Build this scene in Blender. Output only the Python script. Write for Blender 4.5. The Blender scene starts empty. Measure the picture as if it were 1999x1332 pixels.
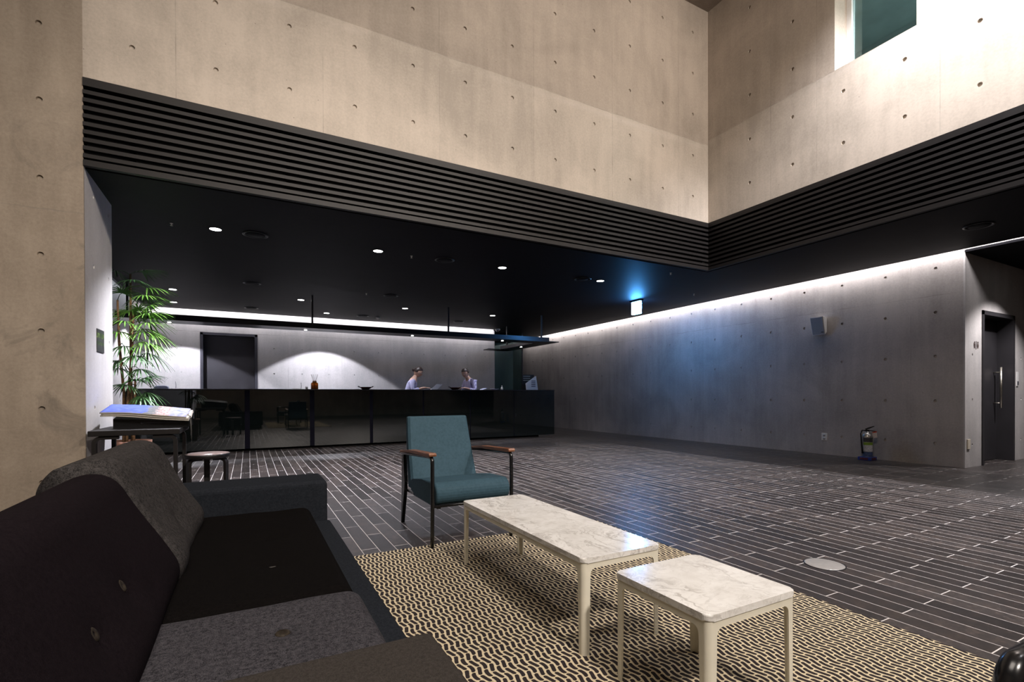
import bpy, bmesh, math, random
from mathutils import Vector, Matrix
random.seed(7)
PI = math.pi
SC = bpy.context.scene
COL = SC.collection

# ------------------------------------------------------------------ camera
H = 0.97
cam_d = bpy.data.cameras.new('camera')
cam_d.sensor_width = 36.0
cam_d.lens = 36.0 * 961.06 / 1999.0
cam_d.shift_y = 112.47 / 1999.0
cam_d.clip_start = 0.02
cam_d.clip_end = 200
cam = bpy.data.objects.new('camera', cam_d)
COL.objects.link(cam)
_yaw, _pit, _rol = math.radians(28.14), math.radians(-0.3246), math.radians(-0.1952)
_F = Vector((math.sin(_yaw) * math.cos(_pit), math.cos(_yaw) * math.cos(_pit), math.sin(_pit)))
_R = Vector((math.cos(_yaw), -math.sin(_yaw), 0))
_U = _R.cross(_F)
_R2 = _R * math.cos(_rol) + _U * math.sin(_rol)
_U2 = _U * math.cos(_rol) - _R * math.sin(_rol)
cam.matrix_world = Matrix(((_R2.x, _U2.x, -_F.x, 0), (_R2.y, _U2.y, -_F.y, 0), (_R2.z, _U2.z, -_F.z, H), (0, 0, 0, 1)))
SC.camera = cam

# ------------------------------------------------------------------ world + exposure
w = bpy.data.worlds.new('world')
SC.world = w
w.use_nodes = True
w.node_tree.nodes['Background'].inputs[0].default_value = (0.5, 0.55, 0.7, 1)
w.node_tree.nodes['Background'].inputs[1].default_value = 0.0
SC.view_settings.view_transform = 'Standard'
SC.view_settings.look = 'None'
SC.view_settings.gamma = 1
SC.view_settings.use_curve_mapping = False
SC.view_settings.exposure = 0.0
SC.cycles.max_bounces = 8
SC.cycles.diffuse_bounces = 4
SC.cycles.glossy_bounces = 4
SC.cycles.transmission_bounces = 6
SC.cycles.sample_clamp_indirect = 4.0
SC.cycles.caustics_reflective = False
SC.cycles.caustics_refractive = False

# ------------------------------------------------------------------ key dimensions (metres)
YA = 5.14      # face of the back concrete wall of the double-height void
XB = 6.10      # face of the right concrete wall of the void
CZ = 2.835     # underside of the low black ceiling
LZ = 3.55      # top of the louvre band
VZ = 6.71      # ceiling of the void
RX = 8.28      # right wall of the lobby
DY = 2.89      # wall with the toilet door
BY = 12.70     # back wall behind the reception
XC = -1.165    # side face of the concrete pier


# ------------------------------------------------------------------ lights
def spot(name, loc, target, energy, size, blend, color, radius=0.05):
    l = bpy.data.lights.new(name, 'SPOT')
    l.energy = energy
    l.spot_size = math.radians(size)
    l.spot_blend = blend
    l.color = color
    l.shadow_soft_size = radius
    o = bpy.data.objects.new(name, l)
    COL.objects.link(o)
    o.location = loc
    o.rotation_euler = (Vector(target) - Vector(loc)).to_track_quat('-Z', 'Y').to_euler()
    return o


def area(name, loc, rot, sx, sy, energy, color, spread=180):
    l = bpy.data.lights.new(name, 'AREA')
    l.shape = 'RECTANGLE'
    l.size = sx
    l.size_y = sy
    l.energy = energy
    l.color = color
    l.spread = math.radians(spread)
    o = bpy.data.objects.new(name, l)
    COL.objects.link(o)
    o.location = loc
    o.rotation_euler = rot
    return o


WARM = (1.0, 0.90, 0.81)
NEUT = (1.0, 0.93, 0.93)
COOL = (0.90, 0.90, 1.0)
# track spotlights high in the void, behind the seating
spot('void_spot', (1.25, -3.9, 6.3), (0.9, 1.6, 0.6), 2150, 78, 0.75, WARM, 0.20)
spot('void_spot', (4.2, -2.6, 6.3), (3.3, 5.1, 3.9), 2100, 84, 0.9, WARM, 0.10)
# wall washer grazing the right wall of the void
spot('wall_wash_spot', (5.66, 1.5, 6.45), (6.07, 1.9, 4.7), 2600, 100, 0.9, (0.96, 0.95, 1.0), 0.06)
spot('wall_wash_spot', (5.75, -1.2, 6.4), (6.0, -0.4, 4.0), 900, 100, 0.9, (0.96, 0.95, 1.0), 0.06)
# added wide soft fill light high in the void, no fixture there
area('void_fill_light', (-.4, -.2, 6.62), (0, 0, 0), 2.6, 2.6, 165, (1.0, 0.90, 0.80), 170)
# coves
area('cove_light_right', (8.12, 4.3, 2.97), (0, math.radians(-50), 0), 0.06, 20.5, 118, (1.0, 0.95, 0.97), 140)
area('cove_light_back', (2.15, 12.49, 2.97), (math.radians(45), 0, 0), 8.1, 0.08, 50, (1.0, 0.96, 1.0), 140)
area('cove_light_left', (-1.95, 9.5, 3.02), (0, 0, 0), 0.08, 5.6, 9, (0.80, 0.90, 1.0), 140)


# ------------------------------------------------------------------ helpers: objects
def link(o, parent=None):
    COL.objects.link(o)
    if parent is not None:
        o.parent = parent
    return o


def tag(o, label=None, cat=None, group=None, kind=None):
    if label:
        o['label'] = label
    if cat:
        o['category'] = cat
    if group:
        o['group'] = group
    if kind:
        o['kind'] = kind
    return o


def thing(name, label, cat, loc=(0, 0, 0), rz=0.0, group=None):
    o = bpy.data.objects.new(name, None)
    o.empty_display_size = 0.1
    link(o)
    o.location = loc
    o.rotation_euler = (0, 0, rz)
    return tag(o, label, cat, group)


def copy_tree(o, parent=None):
    kids = list(o.children)
    c = o.copy()
    COL.objects.link(c)
    c.parent = parent
    for k in kids:
        copy_tree(k, c)
    return c


class MB:
    """Collects geometry, then links it as ONE mesh object."""

    def __init__(self):
        self.bm = bmesh.new()

    def box(self, x0, x1, y0, y1, z0, z1, bevel=0.0, seg=2, mat=None, mi=0):
        r = bmesh.ops.create_cube(self.bm, size=1.0)
        vs = r['verts']
        M = Matrix.Translation(((x0 + x1) / 2, (y0 + y1) / 2, (z0 + z1) / 2)) @ Matrix.Diagonal((abs(x1 - x0), abs(y1 - y0), abs(z1 - z0), 1))
        if mat is not None:
            M = mat @ M
        bmesh.ops.transform(self.bm, matrix=M, verts=vs)
        fs = set(f for v in vs for f in v.link_faces)
        for f in fs:
            f.material_index = mi
        if bevel > 0:
            es = list(set(e for v in vs for e in v.link_edges))
            r2 = bmesh.ops.bevel(self.bm, geom=es, offset=bevel, segments=seg, affect='EDGES', profile=0.5)
            for f in r2['faces']:
                f.material_index = mi
        return self

    def quad(self, pts, mi=0):
        f = self.bm.faces.new([self.bm.verts.new(p) for p in pts])
        f.material_index = mi
        return self

    def prism(self, pts2, axis, a, b, bevel=0.0, seg=2, mi=0):
        """polygon pts2 in the plane across `axis`, extruded a..b"""
        def P(p, t):
            if axis == 'x':
                return (t, p[0], p[1])
            if axis == 'y':
                return (p[0], t, p[1])
            return (p[0], p[1], t)
        n = len(pts2)
        va = [self.bm.verts.new(P(p, a)) for p in pts2]
        vb = [self.bm.verts.new(P(p, b)) for p in pts2]
        fs = [self.bm.faces.new(va[::-1]), self.bm.faces.new(vb)]
        for i in range(n):
            fs.append(self.bm.faces.new((va[i], va[(i + 1) % n], vb[(i + 1) % n], vb[i])))
        for f in fs:
            f.material_index = mi
        if bevel > 0:
            es = [e for e in fs[0].edges] + [e for e in fs[1].edges]
            bmesh.ops.bevel(self.bm, geom=es, offset=bevel, segments=seg, affect='EDGES', profile=0.5)
        return self

    def tube(self, pts, r, n=10, caps=True, mi=0):
        pts = [Vector(p) for p in pts]
        rs = r if isinstance(r, (list, tuple)) else [r] * len(pts)
        rings = []
        prev = None
        for i, p in enumerate(pts):
            if i == 0:
                t = pts[1] - pts[0]
            elif i == len(pts) - 1:
                t = pts[-1] - pts[-2]
            else:
                t = (pts[i + 1] - p).normalized() + (p - pts[i - 1]).normalized()
            t.normalize()
            if prev is None:
                up = Vector((0, 0, 1)) if abs(t.z) < 0.9 else Vector((1, 0, 0))
                a = t.cross(up).normalized()
            else:
                a = (prev - t * prev.dot(t)).normalized()
            prev = a
            b = t.cross(a)
            rings.append([self.bm.verts.new(p + (a * math.cos(2 * PI * k / n) + b * math.sin(2 * PI * k / n)) * rs[i]) for k in range(n)])
        for i in range(len(rings) - 1):
            for k in range(n):
                f = self.bm.faces.new((rings[i][k], rings[i][(k + 1) % n], rings[i + 1][(k + 1) % n], rings[i + 1][k]))
                f.smooth = True
                f.material_index = mi
        if caps:
            self.bm.faces.new(rings[0][::-1]).material_index = mi
            self.bm.faces.new(rings[-1]).material_index = mi
        return self

    def lathe(self, prof, n=24, loc=(0, 0, 0), mi=0, M=None):
        """prof: list of (radius, z)"""
        loc = Vector(loc)
        rings = []
        for r, z in prof:
            if r < 1e-6:
                p = Vector((0, 0, z))
                rings.append([self.bm.verts.new((M @ p if M else p) + loc)])
            else:
                ring = []
                for k in range(n):
                    p = Vector((r * math.cos(2 * PI * k / n), r * math.sin(2 * PI * k / n), z))
                    ring.append(self.bm.verts.new((M @ p if M else p) + loc))
                rings.append(ring)
        for i in range(len(rings) - 1):
            A, B = rings[i], rings[i + 1]
            for k in range(n):
                if len(A) == 1 and len(B) == 1:
                    continue
                if len(A) == 1:
                    f = self.bm.faces.new((A[0], B[(k + 1) % n], B[k]))
                elif len(B) == 1:
                    f = self.bm.faces.new((A[k], A[(k + 1) % n], B[0]))
                else:
                    f = self.bm.faces.new((A[k], A[(k + 1) % n], B[(k + 1) % n], B[k]))
                f.smooth = True
                f.material_index = mi
        return self

    def ball(self, c, rx, ry=None, rz=None, n=16, mi=0):
        ry = ry or rx
        rz = rz or rx
        r = bmesh.ops.create_uvsphere(self.bm, u_segments=n, v_segments=max(6, n // 2), radius=1.0)
        bmesh.ops.transform(self.bm, matrix=Matrix.Translation(c) @ Matrix.Diagonal((rx, ry, rz, 1)), verts=r['verts'])
        for v in r['verts']:
            for f in v.link_faces:
                f.smooth = True
                f.material_index = mi
        return self

    def pillow(self, O, A, B, N, T, p=6.0, nu=44, nv=44, dents=(), wob=0.0, seed=0, flat=False, crown=0.0):
        """soft slab: corner O, edge vectors A and B, normal N, thickness T (front surface lies on +N at O)"""
        O, A, B, N = Vector(O), Vector(A), Vector(B), Vector(N).normalized()
        rnd = random.Random(seed)
        ph = [rnd.uniform(0, 6.28) for _ in range(6)]
        LA, LB = A.length, B.length
        R = T / 2
        ring = []
        def su(i, n, L):
            # dense near the rim
            t = 0.5 - 0.5 * math.cos(PI * i / n)
            return t
        def half(u, v):
            du = min(u, 1 - u) * LA
            dv = min(v, 1 - v) * LB
            def e(d):
                if d >= R:
                    return 1.0
                q = 1 - d / R
                return math.sqrt(max(0.0, 1 - q ** 2.4))
            return R * min(e(du), 1) * min(e(dv), 1)
        grid = {}
        for s in (1, -1):
            for i in range(nu + 1):
                for j in range(nv + 1):
                    edge = i in (0, nu) or j in (0, nv)
                    if s == -1 and edge:
                        grid[s, i, j] = grid[1, i, j]
                        continue
                    u, v = su(i, nu, LA), su(j, nv, LB)
                    h = half(u, v)
                    if s == 1:
                        for (cu, cv, rad, dep) in dents:
                            dd = math.hypot((u - cu) * LA, (v - cv) * LB)
                            h -= dep * math.exp(-(dd / rad) ** 2) + dep * 0.6 * math.exp(-(dd / (rad * 0.22)) ** 2)
                        h += crown * math.sin(PI * u) * math.sin(PI * v)
                        if wob:
                            h += wob * (math.sin(u * 9 + ph[0]) * math.sin(v * 7 + ph[1]) + 0.5 * math.sin(u * 19 + v * 8 + ph[2])) * min(1, h / R)
                    if flat and s == -1:
                        h = min(h, R)
                    grid[s, i, j] = self.bm.verts.new(O + A * u + B * v + N * (-R + s * h))
        for s in (1, -1):
            for i in range(nu):
                for j in range(nv):
                    q = [grid[s, i, j], grid[s, i + 1, j], grid[s, i + 1, j + 1], grid[s, i, j + 1]]
                    if s == -1:
                        q.reverse()
                    try:
                        f = self.bm.faces.new(q)
                        f.smooth = True
                    except ValueError:
                        pass
        return self

    def build(self, name, mats, parent=None, smooth=False, recalc=True, uv=False):
        if recalc:
            bmesh.ops.recalc_face_normals(self.bm, faces=self.bm.faces[:])
        me = bpy.data.meshes.new(name)
        self.bm.to_mesh(me)
        self.bm.free()
        if not isinstance(mats, (list, tuple)):
            mats = [mats]
        for m in mats:
            me.materials.append(m)
        if smooth:
            for p in me.polygons:
                p.use_smooth = True
        o = bpy.data.objects.new(name, me)
        return link(o, parent)


def struct(name, mb, mats, **k):
    o = mb.build(name, mats, **k)
    o['kind'] = 'structure'
    return o


# ------------------------------------------------------------------ helpers: materials
class NT:
    def __init__(self, name):
        self.m = bpy.data.materials.new(name)
        self.m.use_nodes = True
        self.t = self.m.node_tree
        self.b = self.t.nodes['Principled BSDF']
        self.out = self.t.nodes['Material Output']

    def n(self, typ, **k):
        x = self.t.nodes.new(typ)
        for a, v in k.items():
            if a.startswith('i_'):
                x.inputs[a[2:].replace('_', ' ')].default_value = v
            else:
                setattr(x, a, v)
        return x

    def l(self, a, b):
        self.t.links.new(a, b)
        return b

    def val(self, s, x):
        if hasattr(x, 'is_linked') or hasattr(x, 'links'):
            self.l(x, s)
        else:
            s.default_value = x

    def math(self, op, a, b=0.0, c=None, clamp=False):
        x = self.n('ShaderNodeMath', operation=op, use_clamp=clamp)
        self.val(x.inputs[0], a)
        self.val(x.inputs[1], b)
        if c is not None:
            self.val(x.inputs[2], c)
        return x.outputs[0]

    def noise(self, vec, scale, detail=4, rough=0.55, dist=0.0):
        x = self.n('ShaderNodeTexNoise')
        x.inputs['Scale'].default_value = scale
        x.inputs['Detail'].default_value = detail
        x.inputs['Roughness'].default_value = rough
        x.inputs['Distortion'].default_value = dist
        self.l(vec, x.inputs['Vector'])
        return x.outputs['Fac']

    def ramp(self, fac, stops):
        x = self.n('ShaderNodeValToRGB')
        cr = x.color_ramp
        cr.elements[0].position = stops[0][0]
        cr.elements[0].color = (*stops[0][1], 1)
        cr.elements[1].position = stops[-1][0]
        cr.elements[1].color = (*stops[-1][1], 1)
        for p, c in stops[1:-1]:
            e = cr.elements.new(p)
            e.color = (*c, 1)
        self.l(fac, x.inputs[0])
        return x.outputs[0]

    def mix(self, fac, a, b, blend='MIX'):
        x = self.n('ShaderNodeMix', data_type='RGBA', blend_type=blend)
        self.val(x.inputs[0], fac)
        if isinstance(a, tuple):
            x.inputs[6].default_value = (*a, 1)
        else:
            self.l(a, x.inputs[6])
        if isinstance(b, tuple):
            x.inputs[7].default_value = (*b, 1)
        else:
            self.l(b, x.inputs[7])
        return x.outputs[2]

    def obj(self):
        return self.n('ShaderNodeTexCoord').outputs['Object']

    def mapping(self, vec, scale=(1, 1, 1), rot=(0, 0, 0), loc=(0, 0, 0)):
        x = self.n('ShaderNodeMapping')
        x.inputs['Scale'].default_value = scale
        x.inputs['Rotation'].default_value = rot
        x.inputs['Location'].default_value = loc
        self.l(vec, x.inputs['Vector'])
        return x.outputs[0]

    def bump(self, h, strength=0.3, dist=0.01):
        x = self.n('ShaderNodeBump')
        x.inputs['Strength'].default_value = strength
        x.inputs['Distance'].default_value = dist
        self.l(h, x.inputs['Height'])
        self.l(x.outputs[0], self.b.inputs['Normal'])

    def setp(self, **k):
        for a, v in k.items():
            self.b.inputs[a.replace('_', ' ')].default_value = v
        return self


def plain(name, col, rough=0.5, metal=0.0, spec=0.5, noise=0.0, nscale=30, bump=0.0, coat=0.0):
    t = NT(name)
    t.b.inputs['Base Color'].default_value = (*col, 1)
    t.b.inputs['Roughness'].default_value = rough
    t.b.inputs['Metallic'].default_value = metal
    t.b.inputs['Specular IOR Level'].default_value = spec
    t.b.inputs['Coat Weight'].default_value = coat
    v = t.obj()
    f = t.noise(v, nscale, 3)
    if noise:
        lo = tuple(c * (1 - noise) for c in col)
        hi = tuple(min(1, c * (1 + noise)) for c in col)
        t.l(t.ramp(f, [(0.3, lo), (0.7, hi)]), t.b.inputs['Base Color'])
    if bump:
        t.bump(f, bump, 0.004)
    return t.m


def emit(name, col, strength):
    t = NT(name)
    t.b.inputs['Base Color'].default_value = (*col, 1)
    t.b.inputs['Emission Color'].default_value = (*col, 1)
    t.b.inputs['Emission Strength'].default_value = strength
    return t.m


def concrete(name, axis, vj, hj, dark_above=None, c0=(0.37, 0.322, 0.27), c1=(0.55, 0.478, 0.405), stain=0.0, dk=0.80):
    """cast concrete: mottling, pin holes, panel joints at world coordinates vj (along axis) and hj (height)"""
    t = NT(name)
    pos = t.n('ShaderNodeNewGeometry').outputs['Position']
    sep = t.n('ShaderNodeSeparateXYZ')
    t.l(pos, sep.inputs[0])
    u = sep.outputs[axis]
    z = sep.outputs['Z']
    n1 = t.noise(pos, 0.9, 6, 0.6, 0.4)
    n2 = t.noise(t.mapping(pos, (9, 9, 1.0)), 0.8, 4, 0.6)
    n3 = t.noise(pos, 42, 5, 0.7)
    f = t.math('ADD', t.math('MULTIPLY', n1, 0.55), t.math('ADD', t.math('MULTIPLY', n2, 0.22), t.math('MULTIPLY', n3, 0.23)))
    colr = t.ramp(f, [(0.40, c0), (0.5, tuple((a + b) / 2 for a, b in zip(c0, c1))), (0.60, c1)])
    # individual pour panels differ slightly in tone
    pn = t.n('ShaderNodeTexWhiteNoise', noise_dimensions='2D')
    cmb = t.n('ShaderNodeCombineXYZ')
    t.l(t.math('FLOOR', t.math('DIVIDE', t.math('SUBTRACT', u, vj[0]), 1.2)), cmb.inputs[0])
    t.l(t.math('FLOOR', t.math('DIVIDE', t.math('SUBTRACT', z, hj[0] if hj else 0.0), 3.0)), cmb.inputs[1])
    t.l(cmb.outputs[0], pn.inputs['Vector'])
    tone = t.math('ADD', t.math('MULTIPLY', pn.outputs['Value'], 0.04), 0.96)
    mm = t.n('ShaderNodeCombineColor')
    for k in range(3):
        t.l(tone, mm.inputs[k])
    colr = t.mix(1.0, colr, mm.outputs[0], 'MULTIPLY')
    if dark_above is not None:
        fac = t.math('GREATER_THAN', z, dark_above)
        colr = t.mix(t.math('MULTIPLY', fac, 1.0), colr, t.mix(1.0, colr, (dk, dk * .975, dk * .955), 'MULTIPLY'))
    if dark_above is not None:
        # pale smear of cement paste along the pour joint
        bz = t.math('SUBTRACT', 1.0, t.math('DIVIDE', t.math('ABSOLUTE', t.math('SUBTRACT', z, hj[-1] - 0.055)), 0.055), clamp=True)
        bn = t.math('MULTIPLY', t.math('SUBTRACT', n1, 0.38, clamp=True), 3.2, clamp=True)
        colr = t.mix(t.math('MULTIPLY', t.math('MULTIPLY', bz, bn), 0.6), colr, (0.56, 0.50, 0.45))
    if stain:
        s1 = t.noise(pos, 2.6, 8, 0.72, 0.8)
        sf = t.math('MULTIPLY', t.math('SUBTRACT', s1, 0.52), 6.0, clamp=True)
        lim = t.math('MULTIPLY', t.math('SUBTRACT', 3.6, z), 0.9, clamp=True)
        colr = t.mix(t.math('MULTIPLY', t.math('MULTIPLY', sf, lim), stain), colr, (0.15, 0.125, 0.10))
    # pin holes
    vo = t.n('ShaderNodeTexVoronoi')
    vo.inputs['Scale'].default_value = 7.0
    t.l(pos, vo.inputs['Vector'])
    hole = t.math('LESS_THAN', vo.outputs['Distance'], 0.035)
    colr = t.mix(t.math('MULTIPLY', hole, 0.55), colr, (0.12, 0.10, 0.09))
    jm = None
    for a in vj:
        wob = t.math('MULTIPLY', t.math('SUBTRACT', n3, 0.5), 0.004)
        d = t.math('ABSOLUTE', t.math('SUBTRACT', t.math('ADD', u, wob), a))
        g = t.math('LESS_THAN', d, 0.0035)
        jm = g if jm is None else t.math('MAXIMUM', jm, g)
    for a in hj:
        wob = t.math('MULTIPLY', t.math('SUBTRACT', n2, 0.5), 0.03)
        d = t.math('ABSOLUTE', t.math('SUBTRACT', t.math('ADD', z, wob), a))
        g = t.math('LESS_THAN', d, 0.005)
        jm = g if jm is None else t.math('MAXIMUM', jm, g)
    n4 = t.noise(pos, 3.0, 2)
    if jm is not None:
        jstr = t.math('MULTIPLY', jm, t.math('MULTIPLY', t.math('SUBTRACT', n4, 0.36, clamp=True), 1.6, clamp=True))
        colr = t.mix(jstr, colr, (0.17, 0.15, 0.13))
    t.l(colr, t.b.inputs['Base Color'])
    t.b.inputs['Roughness'].default_value = 0.62
    t.b.inputs['Specular IOR Level'].default_value = 0.35
    h = t.math('ADD', t.math('MULTIPLY', n3, 0.5), t.math('MULTIPLY', n2, 0.7))
    h = t.math('SUBTRACT', h, t.math('MULTIPLY', hole, 1.0))
    if jm is not None:
        h = t.math('SUBTRACT', h, t.math('MULTIPLY', jm, 1.0))
    t.bump(h, 0.25, 0.004)
    return t.m


def plank_floor():
    t = NT('brick_plank_floor')
    pos = t.n('ShaderNodeNewGeometry').outputs['Position']
    sep = t.n('ShaderNodeSeparateXYZ')
    t.l(pos, sep.inputs[0])
    x, y = sep.outputs['X'], sep.outputs['Y']
    xs = t.math('ADD', t.math('DIVIDE', t.math('SUBTRACT', x, 0.011), 0.1014), 200.0)
    row = t.math('FLOOR', xs)
    fx = t.math('SUBTRACT', xs, row)
    wn = t.n('ShaderNodeTexWhiteNoise', noise_dimensions='1D')
    t.l(row, wn.inputs['W'])
    par = t.math('MODULO', row, 2.0)
    ys = t.math('ADD', t.math('DIVIDE', t.math('SUBTRACT', y, 1.39), 0.60), t.math('MULTIPLY', par, 0.433))
    ys = t.math('ADD', ys, t.math('ADD', 40.0, t.math('MULTIPLY', wn.outputs['Value'], 0.06)))
    iy = t.math('FLOOR', ys)
    fy = t.math('SUBTRACT', ys, iy)
    gx = t.math('GREATER_THAN', t.math('ABSOLUTE', t.math('SUBTRACT', fx, 0.5)), 0.484)
    gy = t.math('GREATER_THAN', t.math('ABSOLUTE', t.math('SUBTRACT', fy, 0.5)), 0.4962)
    grout = t.math('MAXIMUM', gx, gy)
    c = t.n('ShaderNodeCombineXYZ')
    t.l(row, c.inputs[0])
    t.l(iy, c.inputs[1])
    w2 = t.n('ShaderNodeTexWhiteNoise', noise_dimensions='2D')
    t.l(c.outputs[0], w2.inputs['Vector'])
    base = t.ramp(w2.outputs['Value'], [(0.0, (0.010, 0.0086, 0.0088)), (0.35, (0.016, 0.0135, 0.0140)), (0.7, (0.025, 0.0205, 0.0198)), (1.0, (0.039, 0.034, 0.0345))])
    nf = t.noise(pos, 60, 5, 0.75)
    nl = t.noise(t.mapping(pos, (1, 1, 1)), 14, 6, 0.75)
    base = t.mix(1.0, base, t.ramp(nf, [(0.32, (0.35, 0.34, 0.33)), (0.68, (1.75, 1.68, 1.62))]), 'MULTIPLY')
    base = t.mix(1.0, base, t.ramp(nl, [(0.35, (0.62, 0.60, 0.60)), (0.5, (1.0, 0.96, 0.92)), (0.68, (1.9, 1.7, 1.45))]), 'MULTIPLY')
    colr = t.mix(grout, base, (0.62, 0.58, 0.56))
    t.l(colr, t.b.inputs['Base Color'])
    r = t.math('ADD', 0.24, t.math('MULTIPLY', nf, 0.22))
    r = t.math('ADD', r, t.math('MULTIPLY', w2.outputs['Value'], 0.06))
    r = t.math('ADD', r, t.math('MULTIPLY', grout, 0.3))
    t.l(r, t.b.inputs['Roughness'])
    t.b.inputs['Specular IOR Level'].default_value = 0.5
    h = t.math('SUBTRACT', t.math('MULTIPLY', nf, 0.28), t.math('MULTIPLY', grout, 0.8))
    t.bump(h, 0.22, 0.0014)
    return t.m


def rug_mat():
    t = NT('patterned_wool_rug')
    o = t.obj()
    sep = t.n('ShaderNodeSeparateXYZ')
    t.l(o, sep.inputs[0])
    x, y = sep.outputs['X'], sep.outputs['Y']
    W, L = 0.0235, 0.105
    jit = t.noise(o, 14, 2)
    xs = t.math('ADD', x, t.math('MULTIPLY', t.math('SINE', t.math('MULTIPLY', y, 2 * PI / L)), 0.0058))
    xs = t.math('DIVIDE', t.math('ADD', xs, 10.0), W)
    xs = t.math('ADD', xs, t.math('MULTIPLY', jit, 0.25))
    row = t.math('FLOOR', xs)
    fx = t.math('SUBTRACT', t.math('SUBTRACT', xs, row), 0.5)
    off = t.math('MULTIPLY', t.math('MODULO', row, 2.0), 0.5)
    ys = t.math('ADD', t.math('DIVIDE', t.math('ADD', y, 10.0), L * 0.5), off)
    fy = t.math('SUBTRACT', t.math('FRACT', ys), 0.5)
    dy = t.math('MAXIMUM', t.math('SUBTRACT', t.math('ABSOLUTE', t.math('MULTIPLY', fy, L * 0.5)), 0.0168), 0.0)
    dx = t.math('MULTIPLY', fx, W)
    dist = t.math('SQRT', t.math('ADD', t.math('MULTIPLY', dx, dx), t.math('MULTIPLY', dy, dy)))
    pill = t.math('LESS_THAN', dist, 0.0078)
    ring = t.math('MULTIPLY', t.math('GREATER_THAN', t.math('ABSOLUTE', fx), 0.475), 0.0)
    yarn = t.noise(o, 260, 2, 0.6)
    cream = t.ramp(yarn, [(0.3, (0.46, 0.38, 0.24)), (0.7, (0.74, 0.64, 0.46))])
    dark = t.ramp(yarn, [(0.3, (0.012, 0.010, 0.012)), (0.7, (0.045, 0.036, 0.036))])
    t.l(t.mix(pill, cream, dark), t.b.inputs['Base Color'])
    t.b.inputs['Roughness'].default_value = 0.95
    t.b.inputs['Specular IOR Level'].default_value = 0.1
    t.bump(t.math('ADD', yarn, t.math('MULTIPLY', pill, -0.4)), 0.5, 0.003)
    return t.m


def fabric(name, c0, c1, scale=420, bump=0.3, fleck=None):
    t = NT(name)
    o = t.obj()
    a = t.noise(o, scale, 2, 0.7)
    b = t.noise(o, scale * 0.23, 2, 0.6)
    f = t.math('ADD', t.math('MULTIPLY', a, 0.65), t.math('MULTIPLY', b, 0.35))
    t.l(t.ramp(f, [(0.38, c0), (0.62, c1)]), t.b.inputs['Base Color'])
    t.b.inputs['Roughness'].default_value = 0.95
    t.b.inputs['Specular IOR Level'].default_value = 0.03
    t.b.inputs['Sheen Weight'].default_value = 0.0
    t.bump(a, bump, 0.002)
    return t.m


def marble_mat():
    t = NT('white_marble')
    o = t.obj()
    w_ = t.noise(o, 2.3, 5, 0.6, 0.6)
    v = t.n('ShaderNodeVectorMath', operation='ADD')
    cm = t.n('ShaderNodeCombineXYZ')
    t.l(t.math('MULTIPLY', w_, 0.45), cm.inputs[0])
    t.l(t.math('MULTIPLY', t.noise(o, 3.1, 4), 0.45), cm.inputs[1])
    t.l(o, v.inputs[0])
    t.l(cm.outputs[0], v.inputs[1])
    wv = t.noise(t.mapping(v.outputs[0], (5.0, 1.6, 3), (0, 0, 0.9)), 2.2, 9, 0.62, 0.9)
    vein = t.math('SUBTRACT', 1.0, t.math('MULTIPLY', t.math('ABSOLUTE', t.math('SUBTRACT', wv, 0.5)), 30.0), clamp=True)
    vein2n = t.noise(t.mapping(v.outputs[0], (3, 7, 3), (0, 0, -0.5)), 3.0, 9, 0.65, 0.5)
    vein2 = t.math('SUBTRACT', 1.0, t.math('MULTIPLY', t.math('ABSOLUTE', t.math('SUBTRACT', vein2n, 0.52)), 30.0), clamp=True)
    mask = t.math('MULTIPLY', t.math('SUBTRACT', t.noise(o, 4.2, 3), 0.36), 5.0, clamp=True)
    cloud = t.ramp(t.noise(o, 7, 6, 0.65), [(0.3, (0.74, 0.72, 0.69)), (0.65, (0.90, 0.89, 0.87))])
    c = t.mix(t.math('MULTIPLY', t.math('MULTIPLY', vein, mask), 0.62), cloud, (0.30, 0.27, 0.24))
    c = t.mix(t.math('MULTIPLY', vein2, 0.22), c, (0.42, 0.39, 0.36))
    t.l(c, t.b.inputs['Base Color'])
    t.b.inputs['Roughness'].default_value = 0.13
    t.b.inputs['Specular IOR Level'].default_value = 0.5
    return t.m


def wood_mat(name, c0, c1, rough=0.4):
    t = NT(name)
    o = t.obj()
    f = t.noise(t.mapping(o, (40, 4, 40)), 2.0, 5, 0.6, 0.4)
    t.l(t.ramp(f, [(0.3, c0), (0.7, c1)]), t.b.inputs['Base Color'])
    t.b.inputs['Roughness'].default_value = rough
    return t.m


M = {}
M['floor'] = plank_floor()
M['rug'] = rug_mat()
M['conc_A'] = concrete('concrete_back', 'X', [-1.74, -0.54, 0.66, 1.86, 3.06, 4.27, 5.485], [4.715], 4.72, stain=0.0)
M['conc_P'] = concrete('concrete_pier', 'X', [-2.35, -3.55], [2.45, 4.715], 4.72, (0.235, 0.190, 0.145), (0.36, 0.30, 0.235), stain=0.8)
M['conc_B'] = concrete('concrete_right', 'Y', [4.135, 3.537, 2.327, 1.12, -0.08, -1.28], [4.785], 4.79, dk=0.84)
M['conc_R'] = concrete('concrete_lobby', 'Y', [3.49, 4.70, 5.91, 7.11, 8.31, 9.51, 10.7, 11.9], [2.32], None, (0.32, 0.292, 0.275), (0.48, 0.442, 0.415))
M['conc_D'] = concrete('concrete_door_wall', 'X', [10.4], [], None, (0.40, 0.38, 0.37), (0.56, 0.53, 0.51))
M['conc_K'] = concrete('concrete_reception', 'X', [-1.577, -0.377, 0.824, 2.035, 3.239, 4.416, 5.621], [2.40], None, (0.40, 0.39, 0.39), (0.55, 0.53, 0.53))
M['conc_S'] = concrete('concrete_pier_side', 'Y', [7.5], [], None, (0.42, 0.40, 0.39), (0.56, 0.54, 0.53))
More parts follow.
